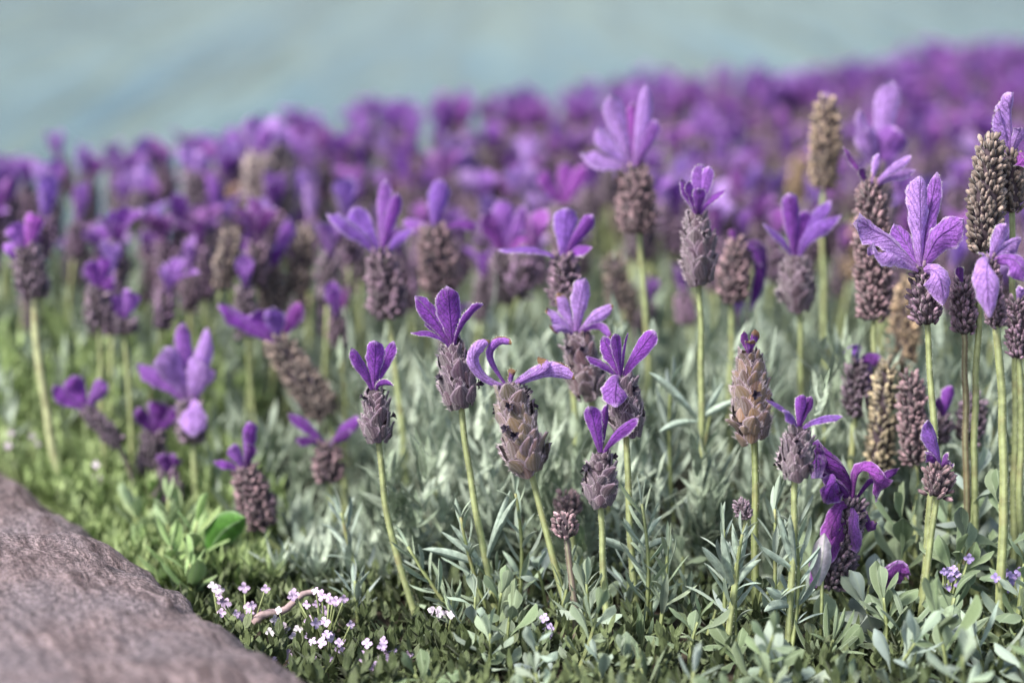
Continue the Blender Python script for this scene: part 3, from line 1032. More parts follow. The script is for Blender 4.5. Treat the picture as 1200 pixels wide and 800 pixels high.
    # ---- soft-focus flowers behind the sharp row
    hero('big soft-focus lilac lavender, tallest before the mass, its bracts swept to one side', .95, (748, 274), (742, 196), 52, (772, 560),
         [(680, 180, 34, 6, .3, 60, .4, .2, 0, V3), (700, 150, 30, 2, .3, 30, .4, .2, 0, V3), (714, 112, 28, -4, .2, 10, .5, .2, 0, V3), (756, 98, 26, 0, .05, -20, .5, .2, 0, V3), (768, 140, 24, 4, .2, -30, .4, .2, 0, V2),
          (742, 120, 22, -8, .0, 0, .4, .2, 0, V5)], kind='bead', col=PINKBR, hair=False, bend=(756, 330), stem=STEMP)
    hero('soft-focus violet lavender with two broad rabbit-ear bracts leaning apart', .925, (456, 374), (446, 296), 48, (482, 620),
         [(383, 250, 32, 2, .5, 35, .3, .2, 0, V6), (412, 244, 28, -6, .3, 15, .3, .2, 0, V6), (466, 226, 20, 2, .2, -10, .4, .2, 0, V1), (484, 268, 22, 6, .4, -45, .3, .2, 0, V6), (452, 210, 20, -10, .2, -10, .3, .2, 0, V2)],
         kind='bead', hair=False, corollas=5, bend=(468, 450), stem=STEMP)
    hero('soft-focus lavender with a single tall bract on a thick tilted spike', .965, (520, 344), (508, 266), 54, (540, 560),
         [(516, 210, 32, 0, .1, 5, .3, .2, 0, V6), (560, 268, 20, 4, .5, -45, .3, .2, 0, V4), (472, 262, 22, -4, .5, 30, .3, .2, 0, V2)], kind='bead', hair=False, col=PINKBR, stem=STEMP)
    hero('soft-focus lavender of broad wavy violet bracts on two close pale stems', 1.0, (597, 356), (592, 296), 48, (608, 540),
         [(566, 250, 30, 4, .4, 30, .3, .3, 0, V5), (590, 234, 30, -2, .1, 0, .3, .3, 0, V2), (614, 240, 24, 2, .2, -20, .3, .3, 0, V2), (618, 282, 30, 6, .4, -30, .3, .3, 0, V5)], kind='bead', hair=False, col=DARKPLUM, stem=STEMP)
    hero('violet lavender with one long bract stretched out flat and two curled upright', .885, (664, 362), (660, 300), 42, (690, 600),
         [(584, 294, 19, 6, .35, 60, .35, .15, 0, V6), (664, 243, 34, -4, .05, 10, .4, .2, 0, V6), (695, 252, 22, 2, .3, -20, .5, .2, 0, V1), (694, 290, 22, 6, .5, -50, .4, .2, 0, V1)], kind='bead', corollas=3)
    hero('blurred violet lavender with two bracts like a butterfly, under the tallest lilac one', 1.06, (668, 280), (660, 240), 40, (676, 480),
         [(634, 200, 28, 2, .3, 20, .3, .2, 0, V5), (664, 190, 22, -3, .1, 0, .3, .2, 0, V5), (688, 194, 24, 2, .3, -20, .3, .2, 0, V5)], kind='bead', hair=False, col=DARKPLUM)
    hero('soft-focus pinkish conical spike with a thin violet bract hanging at its side', .93, (858, 356), (862, 284), 44, (860, 600),
         [(858, 268, 12, 0, .1, 0, .4, .2, .2, V5), (892, 312, 16, -2, .8, -40, .4, .2, 0, V1), (880, 366, 22, -4, .9, -20, .4, .2, 0, V4)], kind='bead', style='tear', hair=False, col=PINKBR)
    hero('blurred violet lavender with two cupped bracts above the slumped one', 1.02, (318, 372), (316, 318), 46, (324, 520),
         [(286, 272, 34, 2, .3, 20, .4, .3, 0, V1), (338, 256, 24, -2, .3, -25, .4, .3, 0, V2), (318, 290, 36, 6, .1, 0, .4, .3, 0, V1)], kind='bead', hair=False, col=BROWN)
    hero('blurred lavender slumped diagonally with violet bracts raised like wings', .94, (384, 488), (322, 398), 46, (404, 600),
         [(256, 356, 28, 4, .1, 30, .3, .3, 0, V1), (296, 366, 34, 2, .1, 10, .3, .3, 0, V1), (350, 352, 26, -2, .1, -30, .4, .3, .3, V5), (318, 362, 30, 6, 0, 0, .3, .3, 0, V6)], kind='bead', hair=False, col=BROWN, bend=(410, 540))
    hero('small blurred violet lavender tucked between the slumped and the rabbit-ear ones', 1.08, (396, 412), (394, 370), 34, (400, 500),
         [(378, 336, 20, 2, .2, 10, .3, .2, 0, V5), (412, 332, 18, 2, .2, -10, .3, .2, 0, V5)], kind='bead', hair=False, col=DARKPLUM)
    hero('pale lilac soft-focus lavender with flat bracts stacked over one another above the weeds', .93, (226, 520), (222, 470), 34, (230, 620),
         [(160, 428, 30, 2, .4, 40, .3, .2, 0, V2), (192, 408, 40, 6, .2, 20, .2, .2, 0, V3), (214, 378, 24, -4, .1, 10, .3, .2, 0, V2), (243, 384, 30, -2, .2, -15, .3, .2, 0, V3), (238, 424, 42, 8, .2, -10, .2, .2, 0, V3),
          (226, 512, 38, 14, .1, 0, .3, .2, 0, V3)], kind='bead', hair=False, col=DARKPLUM, stem=STEMP, stem_r=.0017)
    hero('purple lavender on a leaning pinkish spike, beside the round green leaf', .88, (310, 618), (286, 548), 46, (378, 712),
         [(250, 541, 16, 4, .4, 45, .4, .2, 0, V1), (272, 522, 20, 2, .2, 20, .4, .2, 0, V2), (292, 494, 22, 0, .1, -10, .4, .2, 0, V1), (292, 520, 20, 8, .0, 0, .4, .2, 0, V4)], kind='bead', style='bead', hair=False, col=PINKBR, corollas=5, bend=(335, 668), stem_r=.0017)
    hero('blurred violet lavender with long bracts spread in a wide V low among leaves', .905, (386, 564), (384, 522), 38, (400, 640),
         [(338, 484, 18, 2, .3, 30, .3, .2, 0, V1), (346, 516, 16, 6, .5, 40, .3, .2, 0, V4), (420, 488, 22, 2, .3, -30, .3, .2, 0, V1), (412, 506, 18, 6, .4, -30, .3, .2, 0, V4)], kind='bead', hair=False, col=PINKBR)
    hero('toppled blurred lavender lying on a dark slanting stem over the weeds', .93, (140, 522), (100, 478), 22, (170, 600),
         [(62, 452, 26, 2, .2, 30, .4, .3, 0, V1), (84, 440, 30, -2, .2, 10, .4, .3, 0, V1), (122, 446, 26, 2, .2, -10, .4, .3, 0, V2)], kind='bead', hair=False, col=DARKPLUM, stem=(.06, .04, .05), bend=(160, 560))
    hero('blurred deep purple lavender hiding behind the pale stacked one', .945, (176, 556), (180, 508), 36, (182, 640), [(160, 478, 24, 2, .2, 20, .4, .3, 0, V4), (186, 470, 28, 2, .1, 0, .4, .3, 0, V4), (206, 478, 24, 2, .2, -20, .4, .3, 0, V4)], kind='bead', hair=False, col=DARKPLUM)
    hero('blurred closed deep purple bud below the stacked pale one', .925, (198, 590), (196, 554), 32, (204, 650), [(190, 532, 22, 2, .1, 10, .4, .2, 0, V4), (206, 534, 22, 0, .1, -10, .4, .2, 0, V4)], kind='bead', hair=False, col=(.10, .04, .10))
    hero('blurred lavender on a thick pale stem that bends over in an arch', .95, (42, 350), (30, 290), 40, (80, 520), [(14, 262, 30, 2, .2, 20, .3, .2, 0, V2), (40, 250, 30, 2, .1, -10, .3, .2, 0, V5), (6, 296, 26, 4, .4, 20, .3, .2, 0, V2)],
         kind='bead', hair=False, col=DARKPLUM, bend=(40, 440), stem=(.36, .38, .20), stem_r=.0021)
    hero('blurred twin-headed violet lavender low above the toppled one', .96, (116, 384), (114, 338), 34, (120, 520), [(104, 306, 24, 2, .1, 10, .3, .2, 0, V1), (122, 300, 24, 0, .1, -10, .3, .2, 0, V1), (134, 330, 22, 2, .3, -20, .3, .2, 0, V4)], kind='bead', hair=False, col=DARKPLUM)
    hero('blurred lavender with one round bright bract, beside the twin-headed one', .96, (146, 392), (144, 374), 30, (150, 520), [(132, 346, 22, 2, .2, 10, .3, .2, 0, V2), (154, 340, 28, 2, .1, -10, .3, .2, 0, V2)], kind='bead', hair=False, col=DARKPLUM)
    hero('blurred pale lavender on a thick beige spike standing out of the mass', 1.15, (304, 258), (302, 182), 46, (306, 430), [(294, 136, 28, 2, .1, 10, .3, .2, 0, V3), (326, 138, 34, 2, .1, -10, .3, .2, 0, V3), (312, 150, 20, 4, 0, 0, .3, .2, 0, V2)], kind='bead', hair=False, col=(.30, .24, .22))
    hero('blurred beige spike without bracts close beside the pale thick one', 1.16, (332, 256), (330, 170), 30, (334, 430), [(336, 160, 18, 2, .1, 0, .3, .2, 0, V3)], kind='bead', hair=False, col=(.30, .24, .22))
    hero('blurred bright lilac lavender with a forked crown in the left of the mass', 1.14, (166, 262), (164, 226), 30, (170, 420), [(146, 200, 22, 2, .2, 10, .3, .2, 0, V3), (168, 190, 22, 2, .1, 0, .3, .2, 0, V3), (182, 206, 20, 2, .3, -20, .3, .2, 0, V2)], kind='bead', hair=False, col=DARKPLUM)
    hero('blurred lavender with a drooping lilac bract, near the forked-crown one', 1.14, (232, 250), (228, 204), 32, (236, 420), [(214, 170, 26, 2, .1, 10, .3, .2, 0, V3), (236, 178, 26, 2, .3, -20, .3, .2, 0, V3), (246, 260, 22, 2, .9, -20, .3, .2, 0, V2)], kind='bead', hair=False, col=DARKPLUM)


# ------------------------------------------------------------------ the field of flowers behind
def field_variant(seed, kind):
    """mesh pieces of one flower about 150 mm tall, root at the origin"""
    r = random.Random(seed)
    Ls, R = r.uniform(.022, .034), r.uniform(.0050, .0066)
    hs = .150 - Ls - r.uniform(.016, .022)
    axis = Vector((r.uniform(-.12, .12), r.uniform(-.12, .12), 1)).normalized()
    pB = Vector((r.uniform(-.008, .008), r.uniform(-.008, .008), hs))
    mb = MB()
    pts = [bez(Vector((0, 0, -.006)), pB - axis * .05, pB + axis * .002, i / 10) for i in range(11)]
    tube(mb, pts, [.0015 - .0004 * i / 10 for i in range(11)], 6)
    stem = mb.mesh('stem', [M_STEM])
    sp = core_mesh(Ls, R, 'bead')
    add_buds(sp, Ls, R, 'bead', .8, r, 1, size=R * .42)
    spike = sp.mesh('spike', [M_CORE, M_BUD])
    pT = pB + axis * Ls
    petals = []
    n = {'open': r.randrange(4, 7), 'closed': 4, 'bare': 0}[kind]
    for k in range(n):
        a = 6.28318 * k / n + r.uniform(-.4, .4)
        rad = Vector((math.cos(a), math.sin(a), 0))
        Lp = r.uniform(.014, .024)
        el = r.uniform(.7, 1.35) if kind == 'open' else r.uniform(1.1, 1.45)
        tip = pT + (rad * math.cos(el) + axis * math.sin(el)) * Lp
        base = pT + rad * .0015 - axis * .002
        mbp = MB()
        blade(mbp, base, base + axis * Lp * .6 + rad * .001, tip, r.uniform(.0075, .012), lambda tg, rad=rad: tg.cross(rad), cup=-.35,
              ruffle=.2, seed=seed * 11 + k, nu=4, nv=7)
        petals.append(mbp.mesh('petal', [M_PETAL]))
    return stem, spike, pB, axis, petals


def build_field():
    r = random.Random(21)
    opens = [field_variant(100 + i, 'open') for i in range(9)]
    closed = [field_variant(200 + i, 'closed') for i in range(4)]
    bares = [field_variant(300 + i, 'bare') for i in range(3)]
    # scatter
    pts = []
    grid = {}
    r_near, rad = .0200, .0200
    tries = 0
    while tries < 80000:
        tries += 1
        x = r.uniform(-.55, .97)
        y = r.uniform(.97, 2.3)
        if y > far_y(x) + .03 or abs(x) > y * .27 + (.10 if x < 0 else .26):
            continue
        if x < rim_x(y) + .02:
            continue
        # thin out towards the front where green shows between the heads
        front = (1.08 if x > -.1 else 1.06 if x > -.17 else 1.02) + .04 * noise.noise(Vector((x * 6, 2, 0)))
        if y < front and x < y * .27 + .06 and r.random() > (.02 if x > -.08 or y < .98 else .10):
            continue
        k = (int(x / rad + 1000), int(y / rad + 1000))
        rmin = .0205 if y < 1.25 else .0165
        ok = True
        for i in (-1, 0, 1):
            for j in (-1, 0, 1):
                for q in grid.get((k[0] + i, k[1] + j), ()):
                    if (q[0] - x) ** 2 + (q[1] - y) ** 2 < rmin * rmin:
                        ok = False
        if ok:
            grid.setdefault(k, []).append((x, y))
            pts.append((x, y))
    pts.sort(key=lambda p: (abs(p[0]) > p[1] * .26 + .01, p[1]))
    print('field flowers', len(pts))
    groups = {'open': ('blurred %s lavender with spread bracts in the dense mass', 'open lavenders in the dense mass'),
              'closed': ('blurred %s lavender with closed upright bracts in the dense mass', 'closed lavenders in the dense mass'),
              'bare': ('blurred brown spent lavender spike without bracts in the dense mass', 'spent brown spikes in the dense mass')}
    mass = MB()
    for n, (x, y) in enumerate(pts):
        q = r.random()
        kind = 'open' if q < .62 else ('closed' if q < .92 else 'bare')
        var = r.choice({'open': opens, 'closed': closed, 'bare': bares}[kind])
        stem, spike, pB, axis, petals = var
        s = r.uniform(.72, 1.05) if y < far_y(x) - .10 else r.uniform(.96, 1.03)
        rot = (r.gauss(0, .10), r.gauss(0, .10), r.random() * 6.28)
        pn, pc = r.choice((('purple', V1), ('purple', V1), ('light violet', V2), ('magenta-purple', V5), ('magenta-purple', V5), ('light violet', V2), ('pale lilac', V3), ('bluish violet', V6)))
        kk = r.uniform(.8, 1.2)
        pc = (pc[0] * kk, (pc[1] + .014) * kk, pc[2] * kk * .97)
        sc = r.choice((PLUM, DARKPLUM, DARKPLUM, (.13, .05, .15), (.15, .06, .16))) if kind != 'bare' else r.choice((BROWN, TAN, (.33, .17, .07)))
        z = soil_z(x, y)
        if n < 290:
            lb = groups[kind][0]
            root = thing('lavender_flower', lb % pn if '%' in lb else lb, 'flower', (x, y, z), groups[kind][1])
            root.rotation_euler = rot
            root.scale = (s, s, s)
            link('stem', stem, root, STEM)
            o = link('spike', spike, root, sc)
            o.location = pB
            o.rotation_euler = axis.to_track_quat('Z', 'Y').to_euler()
            for pm in petals:
                o = link('petal', pm, root)
                j = r.uniform(.85, 1.18)
                o.color = (pc[0] * j, pc[1] * j, pc[2] * j, 1)
                o['wither'] = 0.0
        else:
            from mathutils import Euler
            mt = Matrix.Translation((x, y, z)) @ Euler(rot).to_matrix().to_4x4() @ Matrix.Scale(s, 4)
            sp_m = mt @ Matrix.Translation(pB) @ axis.to_track_quat('Z', 'Y').to_matrix().to_4x4()
            ms = r.randrange(3) if kind != 'bare' else 0
            for me, mm, base in [(stem, mt, 0), (spike, sp_m, None)] + [(p, mt, 3 + ms) for p in petals]:
                nv = len(me.vertices)
                co = np.empty(nv * 3)
                me.vertices.foreach_get('co', co)
                co = co.reshape(-1, 3) @ np.array(mm.to_3x3()).T + np.array(mm.translation)
                fs = [tuple(p.vertices) for p in me.polygons]
                uvs = [(0., 0.)] * nv
                uvs = [None] * nv
                ul = me.uv_layers[0].data
                for l in me.loops:
                    if uvs[l.vertex_index] is None:
                        uvs[l.vertex_index] = tuple(ul[l.index].uv)
                if base is None:
                    o = len(mass.v)
                    mass.add([tuple(c) for c in co], fs, uvs, 1)
                    for t, p in enumerate(me.polygons):
                        mass.m[len(mass.m) - len(fs) + t] = 1 + p.material_index if kind != 'bare' or p.material_index == 0 else 6
                else:
                    mass.add([tuple(c) for c in co], fs, uvs, base)
    if mass.v:
        mats = [plain('far_stem', STEM, .7, .2), M_CORE, bud_material('far_bud', PLUM), petal_material('far_petal_a', V1), petal_material('far_petal_b', V5),
                petal_material('far_petal_c', V2), bud_material('far_bud_brown', BROWN)]
        o = link('lavender_flowers', mass.mesh('lavender_flowers', mats))
        tag(o, 'farthest purple lavender heads massed along the edge of the water', 'flowers', kind='stuff')


# ------------------------------------------------------------------ foliage
def leaf_mesh(seed, shape, w, curl, cup, mat, nu=4, nv=7):
    """unit-length leaf from the origin along +z, face +y"""
    r = random.Random(seed)
    mb = MB()
    blade(mb, Vector((0, 0, 0)), Vector((r.uniform(-.05, .05), -.02, .55)), Vector((r.uniform(-.12, .12), -curl, 1 - abs(curl) * .35)), w,
          lambda tg: Vector((1, 0, 0)), cup=cup, ruffle=.12, seed=seed, nu=nu, nv=nv, shape=shape)
    return mb.mesh('leaf', [mat])


NARROW = [leaf_mesh(500 + i, 'lance', rnd.uniform(.13, .20), rnd.uniform(-.15, .45), rnd.uniform(.4, .9), M_LEAF) for i in range(8)]
SPOON = [leaf_mesh(600 + i, 'spoon', rnd.uniform(.27, .44), rnd.uniform(-.1, .75), rnd.uniform(.2, .9), M_SPOON) for i in range(8)]
OVAL = [leaf_mesh(700 + i, 'oval', rnd.uniform(.34, .50), rnd.uniform(0, .5), rnd.uniform(.2, .5), M_SPOON) for i in range(6)]


def place_leaf(parent, lib, loc, direction, face, size, col, r, wid=1.):
    o = link('leaf', r.choice(lib), parent)
    z = direction.normalized()
    y = face - z * face.dot(z)
    y = y.normalized() if y.length > 1e-4 else frame(z)[0]
    x = y.cross(z)
    o.matrix_basis = Matrix.Translation(loc) @ Matrix((x, y, z)).transposed().to_4x4() @ Matrix.Diagonal((size * wid, size, size, 1))
    k = r.uniform(.78, 1.22)
    o.color = (col[0] * k, col[1] * k * r.uniform(.95, 1.04), col[2] * k * r.uniform(.9, 1.1), 1)
    return o


SILVER = (.285, .36, .265)
SILVER2 = (.235, .305, .21)
BLUEGR = (.29, .365, .305)


def shoot(base, top, label, group, lib=NARROW, size=.017, pairs=5, col=SILVER, r=None, name='lavender_shoot', cat='plant', stem_col=STEM2, stem_r=.0009,
          spread=.75, start=.25, wid=1., axil=True):
    """leafy shoot from a root point to a top point"""
    root = thing(name, label, cat, base, group)
    d = top - base
    mb = MB()
    side = Vector((r.uniform(-1, 1), r.uniform(-1, 1), 0)) * d.length * .12
    c1 = d * .5 + side
    pts = [bez(Vector((0, 0, 0)), c1, d, i / 10) for i in range(11)]
    tube(mb, pts, [stem_r * (1.3 - .6 * i / 10) for i in range(11)], 6)
    link('stem', mb.mesh('stem', [M_STEM]), root, stem_col)
    a0 = r.random() * 6.28
    for k in range(pairs):
        t = start + (1 - start) * (k + r.uniform(0, .4)) / pairs
        t = min(t, .99)
        p = bez(Vector((0, 0, 0)), c1, d, t)
        tg = dbez(Vector((0, 0, 0)), c1, d, t)
        s, b = frame(tg)
        for h in (0, 1):
            a = a0 + k * 1.5708 + h * math.pi + r.uniform(-.35, .35)
            o = s * math.cos(a) + b * math.sin(a)
            sp = spread * r.uniform(.6, 1.25) * (1.15 - .65 * t)
            direction = tg * math.cos(sp) + o * math.sin(sp)
            sz = size * r.uniform(.7, 1.2) * (1.1 - .45 * t)
            place_leaf(root, lib, p + o * stem_r * .5, direction, tg - o * .3, sz, col, r, wid)
            if axil and r.random() < .45:
                direction = tg * .9 + o * .35
                place_leaf(root, lib, p, direction, -o, sz * .55, tuple(c * 1.15 for c in col), r, wid)
    for h in range(2):
        place_leaf(root, lib, d, dbez(Vector((0, 0, 0)), c1, d, 1) + Vector((r.uniform(-.3, .3), r.uniform(-.3, .3), 0)), Vector((r.uniform(-1, 1), r.uniform(-1, 1), 0)), size * .6, col, r, wid)
    return root


def ground_at(px, d):
    p = at(px, 700, d)
    p.z = soil_z(p.x, p.y) - .002
    return p


def build_shoots():
    r = random.Random(77)
    # shoots that can be told apart among the stems: (root px, top px, top py, distance, leaf mm, pairs, colour)
    spec = [(560, 478, 640, .80, 17, 4, SILVER), (600, 604, 578, .805, 17, 5, SILVER), (588, 540, 606, .80, 15, 4, SILVER),
            (470, 478, 610, .86, 16, 5, SILVER2), (440, 400, 600, .84, 18, 5, BLUEGR), (520, 508, 560, .90, 17, 6, SILVER),
            (640, 636, 560, .88, 17, 6, SILVER), (700, 712, 560, .90, 17, 6, SILVER2), (770, 776, 530, .90, 18, 6, SILVER),
            (800, 786, 450, .865, 20, 6, BLUEGR), (830, 836, 470, .87, 18, 6, SILVER), (845, 848, 620, .775, 17, 5, BLUEGR),
            (868, 870, 626, .77, 15, 4, BLUEGR), (905, 908, 596, .775, 21, 5, BLUEGR), (925, 930, 600, .765, 18, 5, BLUEGR),
            (752, 752, 590, .79, 18, 5, SILVER), (770, 782, 640, .785, 17, 5, SILVER2), (640, 668, 660, .79, 15, 5, SILVER2),
            (600, 592, 690, .80, 14, 4, SILVER2), (820, 806, 690, .79, 15, 5, SILVER2), (960, 966, 500, .88, 19, 6, SILVER),
            (1010, 1012, 520, .89, 19, 6, SILVER2), (1060, 1060, 480, .92, 18, 6, SILVER2), (1120, 1116, 440, .93, 18, 6, SILVER2),
            (1160, 1168, 470, .90, 18, 6, SILVER), (1190, 1192, 480, .86, 20, 6, BLUEGR), (905, 900, 470, .93, 18, 6, SILVER),
            (560, 566, 500, .95, 17, 6, SILVER2), (860, 858, 440, .96, 17, 6, SILVER2), (480, 470, 530, .97, 17, 6, SILVER2),
            (420, 424, 590, .93, 17, 6, SILVER), (720, 722, 480, .97, 17, 6, SILVER), (650, 648, 500, .98, 17, 6, SILVER),
            (980, 984, 430, .98, 17, 6, SILVER2), (740, 742, 660, .80, 16, 5, BLUEGR), (540, 530, 700, .79, 14, 5, SILVER2),
            (690, 686, 690, .785, 15, 5, SILVER), (420, 416, 680, .81, 15, 5, BLUEGR)]
    near = ('silvery narrow-leaved lavender shoot among the sharp flower stems', 'silvery shoots among the sharp stems')
    back = ('soft-focus grey-green lavender shoot between the stems behind the sharp row', 'soft shoots behind the sharp row')
    for gx, tx, ty, d, mm, pairs, col in spec:
        g = ground_at(gx, d)
        top = at(tx, ty, d + r.uniform(-.006, .006))
        lab = near if d < .875 else back
        an = min([(440, 'left of the small closed lavender'), (535, 'beside the fanned-bract lavender'), (600, 'at the forked stem of the fanned-bract lavender'), (655, 'beside the faded head stem'), (700, 'by the two knobbly buds'),
                  (755, 'beside the drooping-bract lavender'), (810, 'beside the tulip-crowned lavender stem'), (860, 'around the tiny mauve bud'), (912, 'beside the wispy-bract lavender stem'), (985, 'by the wilted cluster'),
                  (1080, 'by the seed spikes'), (1180, 'by the thickest stem')], key=lambda a: abs(a[0] - tx))[1]
        shoot(g, top, ('silvery narrow-leaved shoot ' if d < .875 else 'soft-focus grey-green shoot behind the sharp row, ') + an, lab[1], NARROW, mm * .001 * 1.15, pairs + 2, col, r, start=.30)


def build_broadleaf():
    r = random.Random(99)
    lab = ('low plant with grey-green spoon-shaped leaves covering the soil under the flowers', 'spoon-leaved plants covering the soil')
    lab2 = ('soft grey-green broad-leaved plant between the stems right of the wilted cluster', 'broad-leaved plants right of the wilted cluster')
    anchors = [(510, 'near the small closed lavender'), (590, 'below the forked leafy stem'), (672, 'at the foot of the faded head'), (720, 'under the drooping-bract lavender'),
               (800, 'between the drooping-bract lavender and the dry tan head'), (885, 'at the foot of the dry tan head'), (925, 'at the foot of the wispy-bract lavender'), (1000, 'under the wilted cluster'),
               (1075, 'at the foot of the horn-bract lavender'), (1165, 'at the foot of the thickest stem')]
    n = 0
    pos = []
    for _ in range(4000):
        px, d = r.uniform(440, 1260), r.uniform(.70, .84)
        lim = 470 + (d - .70) * 900
        if px < min(lim, 620) and px < 560:
            continue
        p = ground_at(px, d)
        if any((p - q).length < .0185 for q in pos):
            continue
        pos.append(p)
        right = max(0, min(1, (px - 800) / 250))
        h = r.uniform(.012, .034) * (1 + right * .45)
        if 930 < px < 1060 and d < .80:
            h *= .6
        top = p + Vector((r.uniform(-.012, .012), r.uniform(-.014, .006), h))
        col = r.choice(((.17, .23, .135), (.20, .26, .17), (.15, .21, .11), BLUEGR, SILVER))
        an = min(anchors, key=lambda a: abs(a[0] - px))[1]
        shoot(p, top, 'low grey-green spoon-leaved plant ' + an, lab[1], SPOON if r.random() < .65 + right * .3 else NARROW, r.uniform(.014, .021) * (1 + right * .30), 4, col, r, name='spoon_leaf_plant', stem_r=.0008,
              spread=1.05, start=.2, axil=False)
        n += 1
        if n >= 95:
            break
    # taller broad leaves at the right
    for px, ty, d in ((1010, 600, .84), (1050, 610, .82), (1110, 590, .83), (1150, 560, .82), (1180, 590, .80), (1200, 540, .84), (1130, 640, .79), (1190, 660, .77), (1040, 700, .77), (1110, 700, .765),
                      (1215, 700, .77)):
        g = ground_at(px, d)
        shoot(g, at(px + r.uniform(-12, 12), ty, d), 'tall broad-leaved grey plant ' + min(anchors[7:] + [(1215, 'cut by the edge beside the thickest stem')], key=lambda a: abs(a[0] - px))[1], lab2[1], SPOON, r.uniform(.021, .028), 4, r.choice((BLUEGR, (.16, .22, .13), SILVER)), r, name='broad_leaf_plant', stem_r=.0011,
              spread=.95, start=.3, axil=False, wid=1.1)
    # bright weeds at the left by the stone
    labw = ('bright green leafy weed growing against the edging stone', 'bright weeds along the edging stone')
    for px, d, ty in ((140, .93, 610), (165, .90, 596), (190, .88, 584), (215, .885, 600), (232, .86, 610), (200, .85, 640), (170, .88, 640), (225, .835, 660), (120, .95, 600), (250, .87, 640), (182, .92, 580)):
        g = ground_at(px, d)
        shoot(g, at(px + r.uniform(-10, 10), ty, d), labw[0], labw[1], OVAL, r.uniform(.018, .026), 4, r.choice(((.20, .33, .09), (.25, .37, .14), (.28, .38, .19))), r, name='leafy_weed', stem_r=.001, spread=.8,
              axil=False, wid=.8)
    # the single round leaf on its own stalk
    g = ground_at(262, .865)
    root = thing('round_leaf_weed', 'single broad glossy green leaf standing up beside the leaning pinkish spike', 'plant', g)
    d = at(246, 648, .86) - g
    mb = MB()
    tube(mb, [Vector((0, 0, 0)).lerp(d, i / 5) for i in range(6)], [.001] * 6, 6)
    link('stem', mb.mesh('stem', [M_STEM]), root, STEM)
    for tx, ty, w, c, roll in ((288, 606, 40, (.07, .19, .03), .3), (222, 668, 20, (.06, .15, .025), .8)):
        mbp = MB()
        tip = at(tx, ty, .855) - g
        blade(mbp, d, d.lerp(tip, .5) + Vector((-.004, 0, .003)), tip, w * .00037, lambda tg: tg.cross(VIEW), roll, .35, .08, seed=4, nu=6, nv=10, shape='oval')
        link('leaf', mbp.mesh('leaf', [M_SPOON]), root, c)


def mass_leaves(name, mat, label, cat, count, sampler, shapes, seed):
    """thousands of small leaves as one object; sampler gives (root, height, leaf length, width, leaves)"""
    r = np.random.RandomState(seed)
    rr = random.Random(seed)
    V, Fc, U = [], [], []
    tpl_t = np.array([0, .3, .65, 1.])
    tpl_w = np.array([.35, .95, .8, .05])
    o = 0
    for _ in range(count):
        s = sampler(rr)
        if s is None:
            continue
        p, h, ln, wd, nl = s
        tilt = np.array([rr.gauss(0, .18), rr.gauss(0, .18), 1.])
        for k in range(nl):
            t = (k + rr.random()) / nl
            b = p + tilt * h * (.12 + .88 * t)
            a = rr.random() * 6.28
            sp = rr.uniform(.35, 1.35) * (1.2 - .6 * t)
            out = np.array([math.cos(a), math.sin(a), 0])
            d = out * math.sin(sp) + np.array([0, 0, math.cos(sp)])
            sd = np.array([-math.sin(a), math.cos(a), 0])
            L = ln * rr.uniform(.6, 1.2)
            W = wd * rr.uniform(.7, 1.2) * .5
            droop = rr.uniform(-.2, .35)
            nrm = np.cross(sd, d)
            for j in range(4):
                c = b + d * (L * tpl_t[j]) - nrm * (droop * L * tpl_t[j] ** 2)
                V.append(c - sd * W * tpl_w[j])
                V.append(c + sd * W * tpl_w[j])
                U.append((0.05, tpl_t[j]))
                U.append((0.95, tpl_t[j]))
            for j in range(3):
                Fc.append((o + 2 * j, o + 2 * j + 1, o + 2 * j + 3, o + 2 * j + 2))
            o += 8
    mb = MB()
    mb.v, mb.f, mb.uv, mb.m = [tuple(v) for v in V], Fc, U, [0] * len(Fc)
    ob = link(name, mb.mesh(name, [mat]))
    tag(ob, label, cat, kind='stuff')
    return ob


def build_masses():
    def lav(r):
        y = .84 + (2.25 - .84) * r.random() ** 1.25
        x = r.uniform(-.27 * y - .12, .27 * y + .30)
        if y > far_y(x) + .03:
            return None
        if y < 1.15 and x < rim_x(y) + .015:
            return None
        if y < 1.0 and x < -.105 - (y - .84) * .35:
            return None
        h = (r.uniform(.025, .045) if x < -.05 else r.uniform(.05, .105) if y > .87 else r.uniform(.03, .07)) if y < 1.0 else (r.uniform(.045, .085) if y < far_y(x) - .22 else r.uniform(.06, .112))
        if y < .93 and -.13 < x < -.055:
            h *= .45
        return np.array([x, y, soil_z(x, y)]), h, .0175, .0036, 19
    mass_leaves('lavender_foliage', M_MASS, 'thick grey-green lavender foliage under the flower heads', 'foliage', 4800, lav, None, 5)

    def weeds(r):
        px, d = r.uniform(-60, 420), r.uniform(.84, 1.18)
        p = at(px, 600, d)
        if p.x < rim_x(d) + .006:
            return None
        if p.x > -.10 - (d - .84) * .20 + .03 * noise.noise(Vector((d * 20, 1, 1))):
            return None
        return np.array([p.x, p.y, soil_z(p.x, p.y)]), r.uniform(.006, .018) if d < .92 else r.uniform(.012, .034) if d < 1.0 else r.uniform(.03, .075), .011, .0022, 18
    mass_leaves('green_weeds', M_GREEN, 'fresh green weeds spreading along the stone edge', 'weeds', 2800, weeds, None, 6)

    def low(r):
        px, d = r.uniform(180, 1330), r.uniform(.62, .90)
        p = at(px, 700, d)
        if p.x < rim_x(d) + .006 or (p.x > 0 and r.random() < .45):
            return None
        return np.array([p.x, p.y, soil_z(p.x, p.y)]), r.uniform(.004, .018), .007, .0032, 9
    mass_leaves('moss_groundcover', M_MAT, 'tiny mossy green leaves carpeting the dark soil', 'groundcover', 3400, low, None, 8)


